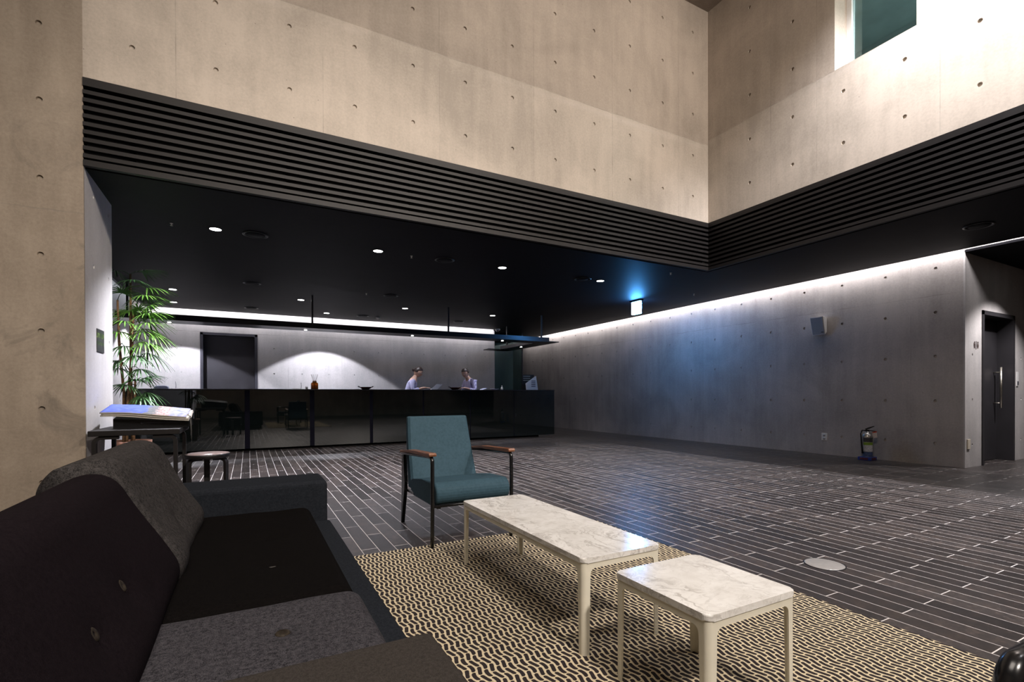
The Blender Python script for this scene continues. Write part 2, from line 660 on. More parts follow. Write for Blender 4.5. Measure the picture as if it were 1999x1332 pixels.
M['conc_V'] = concrete('concrete_void', 'Y', [-4.8, -3.6, -2.4, -1.2, 0, 1.2, 2.4, 3.6], [4.715], None)
M['conc_ceil'] = concrete('concrete_ceiling', 'X', [0.66, 3.06, 5.485], [], None, (0.24, 0.20, 0.17), (0.36, 0.31, 0.27))
M['black_ceiling'] = plain('black_ceiling_paint', (0.0052, 0.0050, 0.0065), 0.6, 0, 0.07, 0.25, 3)
M['slat'] = plain('dark_bronze_slat', (0.0115, 0.0098, 0.0096), 0.5, 0.0, 0.25, 0.12, 8)
M['slat_back'] = plain('louvre_void_black', (0.003, 0.003, 0.003), 0.9, 0, 0.05)
M['black_metal'] = plain('black_metal', (0.010, 0.010, 0.012), 0.35, 0.3, 0.5)
M['canopy'] = plain('canopy_black', (0.020, 0.020, 0.024), 0.30, 0.4, 0.5)
M['grey_metal'] = plain('charcoal_door_frame', (0.060, 0.060, 0.075), 0.45, 0.2, 0.4, 0.08, 5)
M['door_leaf'] = plain('charcoal_door_leaf', (0.052, 0.050, 0.058), 0.5, 0.1, 0.4, 0.08, 4)
M['door_dark'] = plain('black_door_leaf', (0.030, 0.028, 0.031), 0.45, 0.1, 0.4, 0.1, 4)
M['steel'] = plain('brushed_steel', (0.60, 0.56, 0.48), 0.28, 1.0, 0.5, 0.1, 40)
M['white_plastic'] = plain('white_plastic', (0.75, 0.74, 0.72), 0.4, 0, 0.5, 0.04)
M['cream_plastic'] = plain('cream_plastic', (0.68, 0.60, 0.48), 0.5, 0, 0.4, 0.04)
M['grey_grille'] = plain('grey_grille', (0.42, 0.42, 0.43), 0.6, 0.1, 0.4, 0.2, 200)
M['white_frame'] = plain('cream_powder_coat', (0.78, 0.74, 0.62), 0.38, 0, 0.5, 0.03, 20)
M['marble'] = marble_mat()
M['teal'] = fabric('petrol_blue_vinyl', (0.034, 0.066, 0.088), (0.042, 0.080, 0.106), 60, 0.05)
M['teal'].node_tree.nodes['Principled BSDF'].inputs['Roughness'].default_value = 0.5
M['arm_wood'] = wood_mat('dark_walnut', (0.10, 0.035, 0.014), (0.26, 0.10, 0.045), 0.3)
M['black_frame'] = plain('gloss_black_frame', (0.008, 0.008, 0.009), 0.22, 0.2, 0.6)
M['ebony'] = plain('black_lacquered_birch', (0.006, 0.0045, 0.0042), 0.5, 0, 0.3, 0.3, 12)
M['stool_seat'] = plain('stool_linoleum', (0.16, 0.115, 0.10), 0.28, 0, 0.6, 0.1, 6)
M['fab_plum'] = fabric('plum_black_fabric', (0.0060, 0.0042, 0.0054), (0.0125, 0.0092, 0.0112), 500)
M['fab_grey'] = fabric('grey_melange_fabric', (0.013, 0.0122, 0.0122), (0.066, 0.061, 0.060), 330, 0.4)
M['fab_black'] = fabric('black_brown_fabric', (0.0028, 0.0024, 0.0024), (0.0060, 0.0052, 0.0050), 500)
M['fab_seat'] = fabric('charcoal_melange_fabric', (0.014, 0.0135, 0.016), (0.070, 0.067, 0.076), 380, 0.4)
M['fab_navy'] = fabric('dark_navy_fabric', (0.0095, 0.011, 0.014), (0.022, 0.025, 0.031), 450, 0.2)
M['fab_taupe'] = fabric('taupe_fabric', (0.028, 0.0245, 0.022), (0.050, 0.044, 0.040), 500, 0.15)
M['button'] = wood_mat('brown_horn_button', (0.010, 0.007, 0.005), (0.045, 0.036, 0.026), 0.6)
M['button'].node_tree.nodes['Principled BSDF'].inputs['Specular IOR Level'].default_value = 0.15
M['thread'] = plain('pale_thread', (0.10, 0.095, 0.09), 0.8)
M['glass_black'] = plain('black_back_painted_glass', (0.004, 0.006, 0.006), 0.02, 0, 0.75, 0.1, 3)
M['mullion'] = plain('blue_black_mullion', (0.004, 0.004, 0.009), 0.8, 0.0, 0.08)
M['counter_top'] = plain('black_counter_top', (0.010, 0.009, 0.011), 0.3, 0, 0.5, 0.2, 5)
M['lamp_lens'] = emit('downlight_lens', (1.0, 0.98, 0.95), 14)
M['spot_lens'] = emit('pin_spot_lens', (1.0, 0.97, 0.93), 30)
M['exit_lens'] = emit('exit_sign_lens', (0.09, 0.40, 1.0), 125)
M['paper'] = plain('newsprint', (0.36, 0.33, 0.29), 0.7, 0, 0.3, 0.08, 60)
M['skin'] = plain('skin', (0.55, 0.34, 0.25), 0.5, 0, 0.4, 0.05, 40)
M['hair'] = plain('dark_hair', (0.030, 0.018, 0.016), 0.45, 0, 0.5, 0.3, 90)
M['shirt_a'] = fabric('lilac_grey_blouse', (0.30, 0.30, 0.45), (0.42, 0.42, 0.60), 200, 0.1)
M['trouser'] = fabric('dark_trousers', (0.02, 0.02, 0.03), (0.04, 0.04, 0.05), 300, 0.1)
M['white_paper'] = plain('white_paper', (0.85, 0.84, 0.86), 0.6)
M['leaf'] = plain('palm_leaf_lit', (0.085, 0.190, 0.030), 0.36, 0, 0.5, 0.45, 9)  # lighter green paints in the light on the mid-height fronds
M['leaf_shaded'] = plain('palm_leaf_shaded', (0.035, 0.095, 0.028), 0.42, 0, 0.5, 0.4, 9)  # darker green paints in the shade on top and lower fronds
M['cane'] = plain('palm_cane', (0.20, 0.115, 0.060), 0.8, 0, 0.2, 0.4, 35, 0.5)
M['pot'] = plain('terracotta_brown_pot', (0.16, 0.08, 0.055), 0.6, 0, 0.3, 0.25, 15)
M['soil'] = plain('soil', (0.03, 0.02, 0.015), 0.95, 0, 0.1, 0.4, 60, 0.6)
M['amber'] = None


def amber_glass():
    t = NT('amber_glass')
    t.b.inputs['Base Color'].default_value = (0.62, 0.24, 0.03, 1)
    t.b.inputs['Roughness'].default_value = 0.06
    t.b.inputs['Transmission Weight'].default_value = 0.85
    t.b.inputs['IOR'].default_value = 1.45
    return t.m


def pane_glass(name, tint, rough=0.0, gloss=0.5):
    t = NT(name)
    t.t.nodes.remove(t.b)
    tr = t.n('ShaderNodeBsdfTransparent')
    tr.inputs[0].default_value = (*tint, 1)
    gl = t.n('ShaderNodeBsdfGlossy')
    gl.inputs['Color'].default_value = (0.9, 1, 1, 1)
    gl.inputs['Roughness'].default_value = rough
    fr = t.n('ShaderNodeFresnel')
    fr.inputs['IOR'].default_value = 1.5
    mx = t.n('ShaderNodeMixShader')
    t.l(t.math('MULTIPLY', fr.outputs[0], gloss), mx.inputs[0])
    t.l(tr.outputs[0], mx.inputs[1])
    t.l(gl.outputs[0], mx.inputs[2])
    t.l(mx.outputs[0], t.out.inputs[0])
    return t.m


M['amber'] = amber_glass()
M['pane'] = pane_glass('window_glass', (0.78, 0.86, 0.86))
M['screen_glass'] = pane_glass('partition_glass', (0.50, 0.66, 0.64), 0.0, 0.6)


# ------------------------------------------------------------------ structure
def wall_grid(mb, axis, c, sgn, u0, u1, z0, z1, hu, hz, openings=(), thick=0.3, r=0.021, dep=0.016, mi=0, skip=None):
    """wall face at coordinate c of the axis across, facing sgn (-1: faces -axis); real recessed tie holes at (hu x hz)"""
    def P(u, z, d=0.0):
        if axis == 'y':
            return (u, c - sgn * d, z)
        return (c - sgn * d, u, z)
    bm = mb.bm
    cache = {}
    def V(u, z, d=0.0):
        k = (round(u, 5), round(z, 5), round(d, 5))
        if k not in cache:
            cache[k] = bm.verts.new(P(u, z, d))
        return cache[k]
    us = sorted(h for h in hu if u0 + .05 < h < u1 - .05)
    zs = sorted(h for h in hz if z0 + .05 < h < z1 - .05)
    gu = {round(u0, 5), round(u1, 5)} | {round((a + b) / 2, 5) for a, b in zip(us, us[1:])}
    gz = {round(z0, 5), round(z1, 5)} | {round((a + b) / 2, 5) for a, b in zip(zs, zs[1:])}
    for (a, b, e, f) in openings:
        gu |= {round(x, 5) for x in (a, b) if u0 <= x <= u1}
        gz |= {round(x, 5) for x in (e, f) if z0 <= x <= z1}
    gu, gz = sorted(gu), sorted(gz)
    def solid(ua, ub, za, zb):
        m, n = (ua + ub) / 2, (za + zb) / 2
        if not (u0 < m < u1 and z0 < n < z1):
            return False
        return not any(a < m < b and e < n < f for a, b, e, f in openings)
    cells = [(gu[i], gu[i + 1], gz[j], gz[j + 1]) for i in range(len(gu) - 1) for j in range(len(gz) - 1)]
    NS = 16
    for (ua, ub, za, zb) in cells:
        if not solid(ua, ub, za, zb):
            continue
        h = None
        for a in us:
            for b in zs:
                if ua + .04 < a < ub - .04 and za + .04 < b < zb - .04 and not (skip and skip(a, b)):
                    h = (a, b)
        corners = [V(ua, za), V(ub, za), V(ub, zb), V(ua, zb)]
        if h is None:
            bm.faces.new(corners)
        else:
            ring = [bm.verts.new(P(h[0] + r * math.cos(2 * PI * k / NS), h[1] + r * math.sin(2 * PI * k / NS))) for k in range(NS)]
            inn = [bm.verts.new(P(h[0] + r * .85 * math.cos(2 * PI * k / NS), h[1] + r * .85 * math.sin(2 * PI * k / NS), dep)) for k in range(NS)]
            # corner i sits at angle 225,315,45,135
            st = [10, 14, 2, 6]
            for i in range(4):
                a, b = st[i], st[(i + 1) % 4]
                arc = []
                k = a
                while True:
                    arc.append(ring[k % NS])
                    if k % NS == b:
                        break
                    k += 1
                bm.faces.new([corners[i], corners[(i + 1) % 4]] + arc[::-1])
            for k in range(NS):
                bm.faces.new((ring[k], ring[(k + 1) % NS], inn[(k + 1) % NS], inn[k]))
            bm.faces.new(inn)
        bm.faces.new([V(ua, za, thick), V(ua, zb, thick), V(ub, zb, thick), V(ub, za, thick)])
        # sides where the neighbour is not solid
        e = 1e-3
        for (p, q, du, dz) in (((ua, za), (ub, za), 0, -1), ((ub, za), (ub, zb), 1, 0), ((ub, zb), (ua, zb), 0, 1), ((ua, zb), (ua, za), -1, 0)):
            mu, mz = (p[0] + q[0]) / 2, (p[1] + q[1]) / 2
            if not solid(mu + du * e - 1e-4, mu + du * e + 1e-4, mz + dz * e - 1e-4, mz + dz * e + 1e-4):
                bm.faces.new([V(p[0], p[1]), V(p[0], p[1], thick), V(q[0], q[1], thick), V(q[0], q[1])])
    return mb


ROWS = [0.30, 0.88, 1.49, 2.09, 2.69, 3.30, 3.895, 4.495, 5.10, 5.70, 6.30]

struct('floor', MB().box(-4.6, 12.0, -6.2, 15.4, -0.2, 0.0), M['floor'])

# back wall of the void and the pier it stands on
mb = MB()
wall_grid(mb, 'y', YA, -1, XC, XB + .25, LZ, VZ, [0.36 + .602 * k for k in range(-6, 10)], ROWS, thick=0.30)
struct('wall_back', mb, M['conc_A'])
mb = MB()
wall_grid(mb, 'y', YA, -1, -4.6, XC, 0, VZ, [-1.43 - .602 * k for k in range(5)], ROWS, thick=0.02)
struct('wall_pier', mb, M['conc_P'])
mb = MB()
wall_grid(mb, 'x', XC, 1, YA + 0.02, 6.06, 0, CZ + .02, [5.42, 5.93], [.30, .88, 1.49, 2.09, 2.69], thick=0.25, r=0.018, skip=lambda a, b: a < 5.6 and 1.3 < b < 1.6)
mb.box(-4.6, XC - .25, 5.80, 6.06, 0, CZ)
struct('wall_pier_side', mb, M['conc_S'])

# right wall of the void with its window
mb = MB()
wall_grid(mb, 'x', XB, -1, -6.0, YA, LZ, VZ, [4.444 - .605 * k for k in range(18)], ROWS,
          openings=[(2.524, 3.329, 4.785, 6.2)], thick=0.33, skip=lambda a, b: 2.4 < a < 3.5 and b > 4.9)
struct('wall_right', mb, M['conc_B'])
# far sides of the void, behind and left of the camera
mb = MB()
wall_grid(mb, 'x', -4.6, 1, -6.2, YA, 0, VZ, [-5.4 + .6 * k for k in range(17)], ROWS, thick=0.2)
struct('wall_left', mb, M['conc_V'])
mb = MB()
wall_grid(mb, 'y', -6.2, 1, -4.6, 12.0, 0, VZ, [-4.2 + .6 * k for k in range(26)], ROWS, thick=0.2)
struct('wall_front', mb, M['conc_V'])
struct('ceiling', MB().box(-4.6, 6.5, -6.2, YA + .3, VZ, VZ + .2), M['conc_ceil'])

# window of the upper floor
win = bpy.data.objects.new('window_1', None)
link(win)
win['kind'] = 'structure'
win.location = (XB + .30, 2.93, 4.785)
mb = MB()
for y0, y1 in ((-.406, -.37), (.345, .399)):
    mb.box(-.05, .02, y0, y1, 0, 1.41)
mb.box(-.05, .02, -.37, .345, 1.36, 1.41).box(-.05, .02, -.37, .345, 0, .018)
mb.build('window_frame', M['white_plastic'], win)
MB().box(-.012, -.004, -.37, .345, .018, 1.36).build('window_pane', M['pane'], win)
# the room behind that window
mb = MB()
mb.box(XB + .35, 9.3, 0.6, 5.3, 4.45, 4.60)
mb.box(9.1, 9.3, 0.6, 5.3, 4.60, 6.9).box(XB + .35, 9.3, 5.1, 5.3, 4.6, 6.9).box(XB + .35, 9.3, .6, .8, 4.6, 6.9).box(XB + .35, 9.3, .6, 5.3, 6.75, 6.9)
struct('wall_upper_room', mb, plain('teal_grey_plaster', (0.30, 0.355, 0.355), 0.7, 0, 0.3, 0.15, 2))
area('upper_room_lamp', (7.6, 1.4, 6.7), (0, 0, 0), 0.6, 0.6, 190, (0.95, 1.0, 1.0), 150)

# louvre bands under both upper walls
def louvre(name, axis, c, u0, u1, flip):
    mb = MB()
    pitch = (LZ - CZ - .008) / 11.0
    for i in range(11):
        z0 = CZ + .006 + i * pitch
        hgt = 0.047 if i == 0 else 0.0315
        z1 = z0 + hgt
        if i == 10:
            z1 = LZ
        if axis == 'y':
            mb.box(u0, u1, c - .012, c + .032, z0, z1)
        else:
            mb.box(c - .012, c + .032, u0, u1, z0, z1)
    for i in range(int((u1 - u0) / 1.2) + 1):
        u = u0 + .3 + 1.2 * i
        if u < u1:
            if axis == 'y':
                mb.box(u, u + .03, c + .032, c + .10, CZ + .01, LZ, mi=1)
            else:
                mb.box(c + .032, c + .10, u, u + .03, CZ + .01, LZ, mi=1)
    if axis == 'y':
        mb.box(u0, u1, c + .10, c + .13, CZ + .03, LZ + .02, mi=1)
    else:
        mb.box(c + .10, c + .13, u0, u1, CZ + .03, LZ + .02, mi=1)
    struct(name, mb, [M['slat'], M['slat_back']])


louvre('trim_1', 'y', YA, XC, XB - .012, 0)
louvre('trim_2', 'x', XB, -6.0, YA + .05, 0)

# low black ceiling (L-shaped) with shadow gaps along the walls
mb = MB()
mb.box(-1.87, 8.09, YA + .05, 12.44, CZ, CZ + .03)
mb.box(XB + .05, 8.09, -6.2, YA + .05, CZ, CZ + .03)
mb.box(-4.6, -1.165, YA + .3, 6.06, CZ, CZ + .03)
mb.box(6.2, 8.09, 12.44, 15.4, CZ, CZ + .03)
struct('ceiling_low', mb, M['black_ceiling'])
mb = MB()
mb.box(8.262, 12.0, -6.2, DY, CZ - .006, CZ + .02)
struct('ceiling_soffit', mb, M['black_ceiling'])
# lid of the coves: closes the plenum above the low ceiling
mb = MB()
mb.box(-2.6, 8.7, YA + .3, 15.5, 3.06, 3.12).box(XB + .33, 12.0, -6.2, YA + .3, 3.06, 3.12)
struct('ceiling_plenum', mb, plain('plenum_white', (0.55, 0.54, 0.54), 0.8, 0, 0.2, 0.05, 3))

# lobby right wall
mb = MB()
wall_grid(mb, 'x', RX, -1, DY + .02, 15.4, 0, 3.06, [3.206 + .6 * k for k in range(20)], [.30, .88, 1.49, 2.09, 2.69], thick=0.25)
struct('wall_lobby_right', mb, M['conc_R'])
struct('trim_3', MB().box(8.262, 8.45, -6.2, DY - .002, CZ + .025, 3.06), M['conc_D'])
# wall with the dark door
mb = MB()
wall_grid(mb, 'y', DY, -1, RX, 12.0, 0, 3.06, [8.5 + .0, 10.14, 10.74, 11.34], [.30, .90, 1.50, 2.10],
          openings=[(8.783, 9.88, 0, 2.112)], thick=0.02, r=0.016)
struct('wall_door_side', mb, M['conc_D'])
mb = MB()
wall_grid(mb, 'x', 12.0, -1, -6.2, DY, 0, CZ, [], [], thick=0.2)
struct('wall_far_side', mb, M['conc_D'])

# reception walls
mb = MB()
wall_grid(mb, 'y', BY, -1, -2.05, 6.23, 0, 3.06, [-1.876 + .6 * k for k in range(14)], [.30, .90, 1.50, 2.08],
          openings=[(-.93, .185, 0, 2.39)], thick=0.25, r=0.016)
mb.box(6.03, 6.23, BY + .25, 15.4, 0, 3.06)
struct('wall_reception', mb, M['conc_K'])
struct('wall_end', MB().box(6.0, 8.6, 15.4, 15.6, 0, 3.06), M['conc_K'])
mb = MB()
wall_grid(mb, 'x', -2.05, 1, 6.0, 12.95, 0, 3.06, [6.4 + .6 * k for k in range(11)], [.30, .90, 1.50, 2.10], thick=0.2)
struct('wall_reception_left', mb, M['conc_S'])
struct('trim_4', MB().box(-1.90, -1.86, 6.06, 12.46, CZ - .002, CZ + .05).box(-1.90, 6.23, 12.43, 12.46, CZ - .002, CZ + .05).box(8.08, 8.10, -6.2, 15.4, CZ - .002, CZ + .05), M['grey_metal'])
# glass partition at the end of the reception
dr = bpy.data.objects.new('window_2', None)
link(dr)
dr['kind'] = 'structure'
dr.location = (6.23, BY + .1, 0)
MB().box(0.0, .95, -.006, .006, .02, CZ - .02).build('window_pane', M['screen_glass'], dr)
MB().box(.95, .98, -.02, .02, 0, CZ).box(0, .95, -.015, .015, 0, .02).build('window_frame', M['grey_metal'], dr)


def door(name, x0, x1, y, top, face, leafm, framem, depth, handle=None, leaf_split=None):
    e = bpy.data.objects.new(name, None)
    link(e)
    e['kind'] = 'structure'
    e.location = ((x0 + x1) / 2, y, 0)
    hw = (x1 - x0) / 2
    f = MB()
    fw = 0.055
    for s in (-1, 1):
        a, b = sorted((s * hw, s * (hw - fw)))
        f.box(a, b, -.012, .20, 0, top)
    f.box(-hw, hw, -.012, .20, top - fw, top)
    f.build('door_frame', framem, e)
    MB().box(-hw + fw, hw - fw, depth, depth + .045, .006, top - fw, .003, 1).build('door_leaf', leafm, e)
    return e


d1 = door('door_1', -.93, .185, BY, 2.39, -1, M['door_leaf'], M['grey_metal'], 0.14)
MB().box(.33, .345, .125, .14, .98, 1.10).build('door_lock', M['steel'], d1)
d2 = door('door_2', 8.783, 9.88, DY, 2.112, -1, M['door_dark'], M['door_dark'], 0.17)
hd = MB()
hx = 9.70 - (8.783 + 9.88) / 2
hd.tube([(hx, .085, .768), (hx, .085, 1.365)], 0.015, 12)
hd.tube([(hx, .17, .84), (hx, .085, .84)], .009, 8).tube([(hx, .17, 1.29), (hx, .085, 1.29)], .009, 8)
tag(hd.build('door_handle', M['steel'], d2), 'brushed steel bar handle')
# restroom pictograms on the wall beside the door
mb = MB()
for k, (px, skirt) in enumerate(((-.045, 0), (.055, 1))):
    mb.lathe([(0, 0), (.011, 0), (.011, .003), (0, .003)], 10, (px, -.004, .042), M=Matrix.Rotation(PI / 2, 3, 'X').to_4x4())
    if skirt:
        mb.prism([(px - .008, .026), (px + .008, .026), (px + .024, -.012), (px - .024, -.012)], 'y', -.005, -.001)
    else:
        mb.box(px - .018, px + .018, -.005, -.001, -.010, .028)
    mb.box(px - .010, px - .003, -.005, -.001, -.040, -.010).box(px + .003, px + .010, -.005, -.001, -.040, -.010)
mb.prism([(-.004, -.055), (.004, -.055), (.016, .055), (.008, .055)], 'y', -.005, -.001)
o = mb.build('restroom_sign', plain('sign_brown', (0.06, 0.035, 0.03), 0.5))
o.location = (8.60, DY, 1.625)
tag(o, 'small dark restroom pictograms on the concrete beside the dark door', 'sign')

# ------------------------------------------------------------------ ceiling fittings
FIT = {}


def downlight(loc, label, lamp=True, e=26.0, size=112, blend=0.25, color=COOL):
    if 'dl' not in FIT:
        t = thing('downlight', label, 'ceiling light', loc, 0, 'round recessed downlights')
        MB().lathe([(.058, .002), (.072, .002), (.074, -.003), (.070, -.005), (.058, -.003)], 28).build('trim_ring', M['black_ceiling'], t)
        MB().lathe([(.0, -.002), (.058, -.002), (.058, .001), (0, .001)], 28).build('lens', M['lamp_lens'], t)
        FIT['dl'] = t
    else:
        t = copy_tree(FIT['dl'])
        t.location = loc
        t['label'] = label
    if lamp:
        spot('downlight_lamp', (loc[0], loc[1], loc[2] - .012), (loc[0], loc[1], 0), e, size, blend, color, 0.045)
    return t


Zc = CZ
names4 = ['first from the left in the row nearest the louvre', 'second from the left in the row nearest the louvre',
          'third from the left in the row nearest the louvre', 'fourth from the left in the row nearest the louvre']
for k, x in enumerate((-.315, 1.475, 3.265, 5.055)):
    downlight((x, 6.39, Zc), 'round white downlight, ' + names4[k], e=(900, 480, 330, 170)[k], size=118, blend=0.85)
nm = ['above the palm end of the counter', 'above the amber bottle on the counter', 'above the standing staff at the counter', 'above the right end of the counter']
for k, x in enumerate((-1.15, .90, 2.94, 5.005)):
    downlight((x, 10.3, Zc), 'round white downlight ' + nm[k] + ', just behind the hanging frame', e=(110, 70, 120, 110)[k], blend=.6)
downlight((-1.29, 11.68, Zc), 'round white downlight beside the back wall, near the left ceiling camera', e=440, size=108, blend=.10)
downlight((1.55, 11.68, Zc), 'round white downlight beside the back wall, right of the charcoal door', e=440, size=108, blend=.10)
downlight((9.1, 2.10, Zc - .006), 'round downlight in the soffit before the dark restroom door', e=330, size=112, blend=.45, color=(1, .95, .97))


def ring_vent(loc, label):
    if 'rv' not in FIT:
        t = thing('air_diffuser', label, 'ceiling vent', loc, 0, 'round black air diffusers in the ceiling')
        MB().lathe([(.105, -.001), (.128, -.001), (.135, -.007), (.122, -.012), (.108, -.006), (.105, -.001)], 36).build('outer_ring', M['black_metal'], t)
        MB().lathe([(0, -.010), (.085, -.010), (.092, -.006), (.085, -.001), (0, -.001)], 36).build('centre_disc', M['black_ceiling'], t)
        FIT['rv'] = t
    else:
        t = copy_tree(FIT['rv'])
        t.location = loc
        t['label'] = label
    return t


for (x, y, lab) in ((.078, 6.39, 'just right of the leftmost front downlight'), (2.375, 6.38, 'between the second and third front downlights'),
                    (4.72, 6.41, 'left of the fourth front downlight'), (.06, 9.14, 'left of the first hanging rod over the counter'),
                    (2.33, 9.10, 'right of the first hanging rod over the counter'), (.06, 11.69, 'above the charcoal door'),
                    (2.34, 11.70, 'beside the white smoke detector'), (4.65, 11.51, 'behind the second hanging rod'),
                    (7.12, 2.37, 'on the far right beside the glowing wall slot')):
    ring_vent((x, y, Zc), 'round black air diffuser ' + lab)


def sprinkler(loc, label):
    if 'sp' not in FIT:
        o = MB().lathe([(0, 0), (.016, 0), (.014, -.006), (.006, -.008), (.005, -.022), (.014, -.024), (.012, -.027), (0, -.027)], 12).build('sprinkler_head', M['steel'])
        tag(o, label, 'sprinkler', 'sprinkler heads in the black ceiling')
        FIT['sp'] = o
    else:
        o = FIT['sp'].copy()
        COL.objects.link(o)
        o['label'] = label
    o.location = loc


for (x, y, lab) in ((-.72, 6.39, 'left of the leftmost front downlight'), (1.92, 6.41, 'right of the second front downlight'), (1.89, 9.11, 'beside the diffuser over the counter'),
                    (5.68, 5.48, 'below the corner of the two louvre bands'), (7.24, 6.42, 'near the exit sign, towards the right wall')):
    sprinkler((x, y, Zc), 'tiny metal sprinkler head ' + lab)

# smoke detector
o = MB().lathe([(0, 0), (.05, 0), (.052, -.012), (.036, -.030), (.018, -.036), (0, -.036)], 24).build('smoke_detector', M['white_plastic'])
o.location = (2.704, 11.77, Zc)
tag(o, 'small white smoke detector on the ceiling over the reception', 'smoke detector')


def dome_cam(loc, label):
    if 'dc' not in FIT:
        t = thing('dome_camera', label, 'security camera', loc, 0, 'white dome cameras')
        MB().lathe([(0, 0), (.070, 0), (.072, -.030), (.060, -.040), (.050, -.040)], 24).build('housing', M['white_plastic'], t)
        MB().lathe([(.050, -.038), (.047, -.062), (.030, -.082), (0, -.088)], 24).build('dome', plain('smoked_dome', (0.05, 0.06, 0.10), 0.1, 0, 0.8), t)
        FIT['dc'] = t
    else:
        t = copy_tree(FIT['dc'])
        t.location = loc
        t['label'] = label


dome_cam((-1.72, 12.28, Zc), 'white dome camera on the ceiling at the left end of the back wall')
dome_cam((6.12, 12.28, Zc), 'white dome camera on the ceiling at the right end of the back wall')

# exit sign
t = thing('exit_sign', 'glowing blue-white exit sign box hanging from the black ceiling', 'exit sign', (6.70, 7.35, Zc))
MB().box(-.045, .045, -.15, .15, -.035, 0, .004, 1).build('ceiling_plate', M['black_metal'], t)
MB().box(-.028, .028, -.115, .115, -.275, -.035, .006, 2).build('lit_box', M['exit_lens'], t)

# suspended lighting frame over the counter
t = thing('lighting_canopy', 'long black frame with pin spotlights hanging on rods over the reception counter', 'light fixture', (0, 0, 0))
mb = MB()
mb.box(-1.83, 6.355, 9.56, 10.0, 2.205, 2.222)
mb.box(5.915, 6.355, 10.0, 12.1, 2.205, 2.222).box(5.6, 6.355, 11.75, 12.1, 2.205, 2.222)
mb.build('plate', M['canopy'], t)
mb = MB()
mb.box(-1.83, 6.15, 9.66, 9.86, 2.222, 2.315)
mb.box(6.03, 6.20, 9.86, 11.95, 2.222, 2.315)
mb.build('beam', M['canopy'], t)
for (x, y) in ((-1.687, 9.76), (1.044, 9.76), (3.709, 9.76), (6.0, 9.76), (6.11, 11.7)):
    MB().box(x - .016, x + .016, y - .016, y + .016, 2.315, CZ).build('hanging_rod', M['black_metal'], t)
for (x, y) in ((-1.15, 9.85), (.938, 9.86), (2.957, 9.83), (5.02, 9.84), (6.08, 10.87)):
    MB().lathe([(0, -.004), (.024, -.004), (.024, 0), (0, 0)], 16, (x, y, 2.205)).build('pin_spot', M['spot_lens'], t)
    spot('pin_lamp', (x, y, 2.195), (x, y + .25, 0), 9, 80, .5, (1, .96, .95), 0.02)

# ------------------------------------------------------------------ reception counter
t = thing('reception_counter', 'long black glass-fronted reception counter below the hanging frame', 'reception counter', (2.3, 10.25, 0))
X0, X1, CY0, CY1, CT = -1.75 - 2.3, 6.46 - 2.3, 9.93 - 10.25, 10.62 - 10.25, 1.108
MB().box(X0, X1, CY0 - .012, CY1, CT - .022, CT, .002, 1).build('countertop', M['counter_top'], t)
MB().box(X0 + .02, 6.10 - 2.3, CY0 + .03, CY1 - .02, .07, CT - .022).build('carcass', M['counter_top'], t)
MB().box(X0 + .05, 6.06 - 2.3, CY0 + .07, CY1 - .08, 0, .07).build('plinth', M['slat_back'], t)
gaps = [(-.80, .0), (-.064, .081), (1.01, .081), (2.115, .062), (3.197, .036), (4.262, .022), (5.355, .015)]
edges = [X0 + 2.3 - .0] + [v for g in gaps[1:] for v in (g[0], g[0] + g[1])] + [6.46]
for k in range(0, len(edges), 2):
    MB().box(edges[k] - 2.3, edges[k + 1] - 2.3, CY0, CY0 + .012, .045, CT - .024).build('glass_panel', M['glass_black'], t)
for g in gaps[1:]:
    MB().box(g[0] - 2.3, g[0] + g[1] - 2.3, CY0 + .004, CY0 + .03, .045, CT - .024).build('mullion', M['mullion'], t)
TOPZ = CT + .0005

# reed diffuser
t = thing('reed_diffuser', 'amber glass bottle with reeds standing on the counter', 'diffuser', (1.12, 10.15, TOPZ))
MB().lathe([(0, 0), (.062, 0), (.066, .006), (.066, .105), (.058, .125), (.030, .135), (.030, .150), (.026, .150), (.026, .132), (.054, .120), (.060, .10), (.060, .010), (0, .008)], 24).build('bottle', M['amber'], t)
MB().lathe([(.028, .134), (.036, .134), (.036, .162), (.028, .162)], 20).build('collar', M['arm_wood'], t)
mb = MB()
for k in range(7):
    a = k * 2.4
    mb.tube([(math.cos(a) * .02, math.sin(a) * .02, .012), (-math.cos(a) * .035, -math.sin(a) * .035, .20), (-math.cos(a) * .062, -math.sin(a) * .062, .285)], .0022, 5)
mb.build('reeds', plain('dark_reed', (0.10, 0.07, 0.05), 0.7), t)


def bowl(loc, label, items):
    if 'bowl' not in FIT:
        t = thing('serving_bowl', label, 'bowl', loc, .15, 'wide bowls on the counter')
        mb = MB()
        prof = [(0, 0), (.055, 0), (.075, .008), (.105, .028), (.128, .046), (.131, .050), (.124, .048), (.10, .032), (.07, .014), (0, .010)]
        mb.lathe(prof, 28)
        mb.build('bowl_body', plain('red_black_lacquer', (0.10, 0.018, 0.015), 0.2, 0, 0.6, 0.3, 20), t)
        for s in (-1, 1):
            MB().tube([(s * .125, -.035, .045), (s * .150, -.02, .064), (s * .155, .02, .064), (s * .125, .035, .045)], .005, 8).build('handle', M['black_frame'], t)
        FIT['bowl'] = t
    else:
        t = copy_tree(FIT['bowl'])
        t.location = loc
        t['label'] = label
    return t


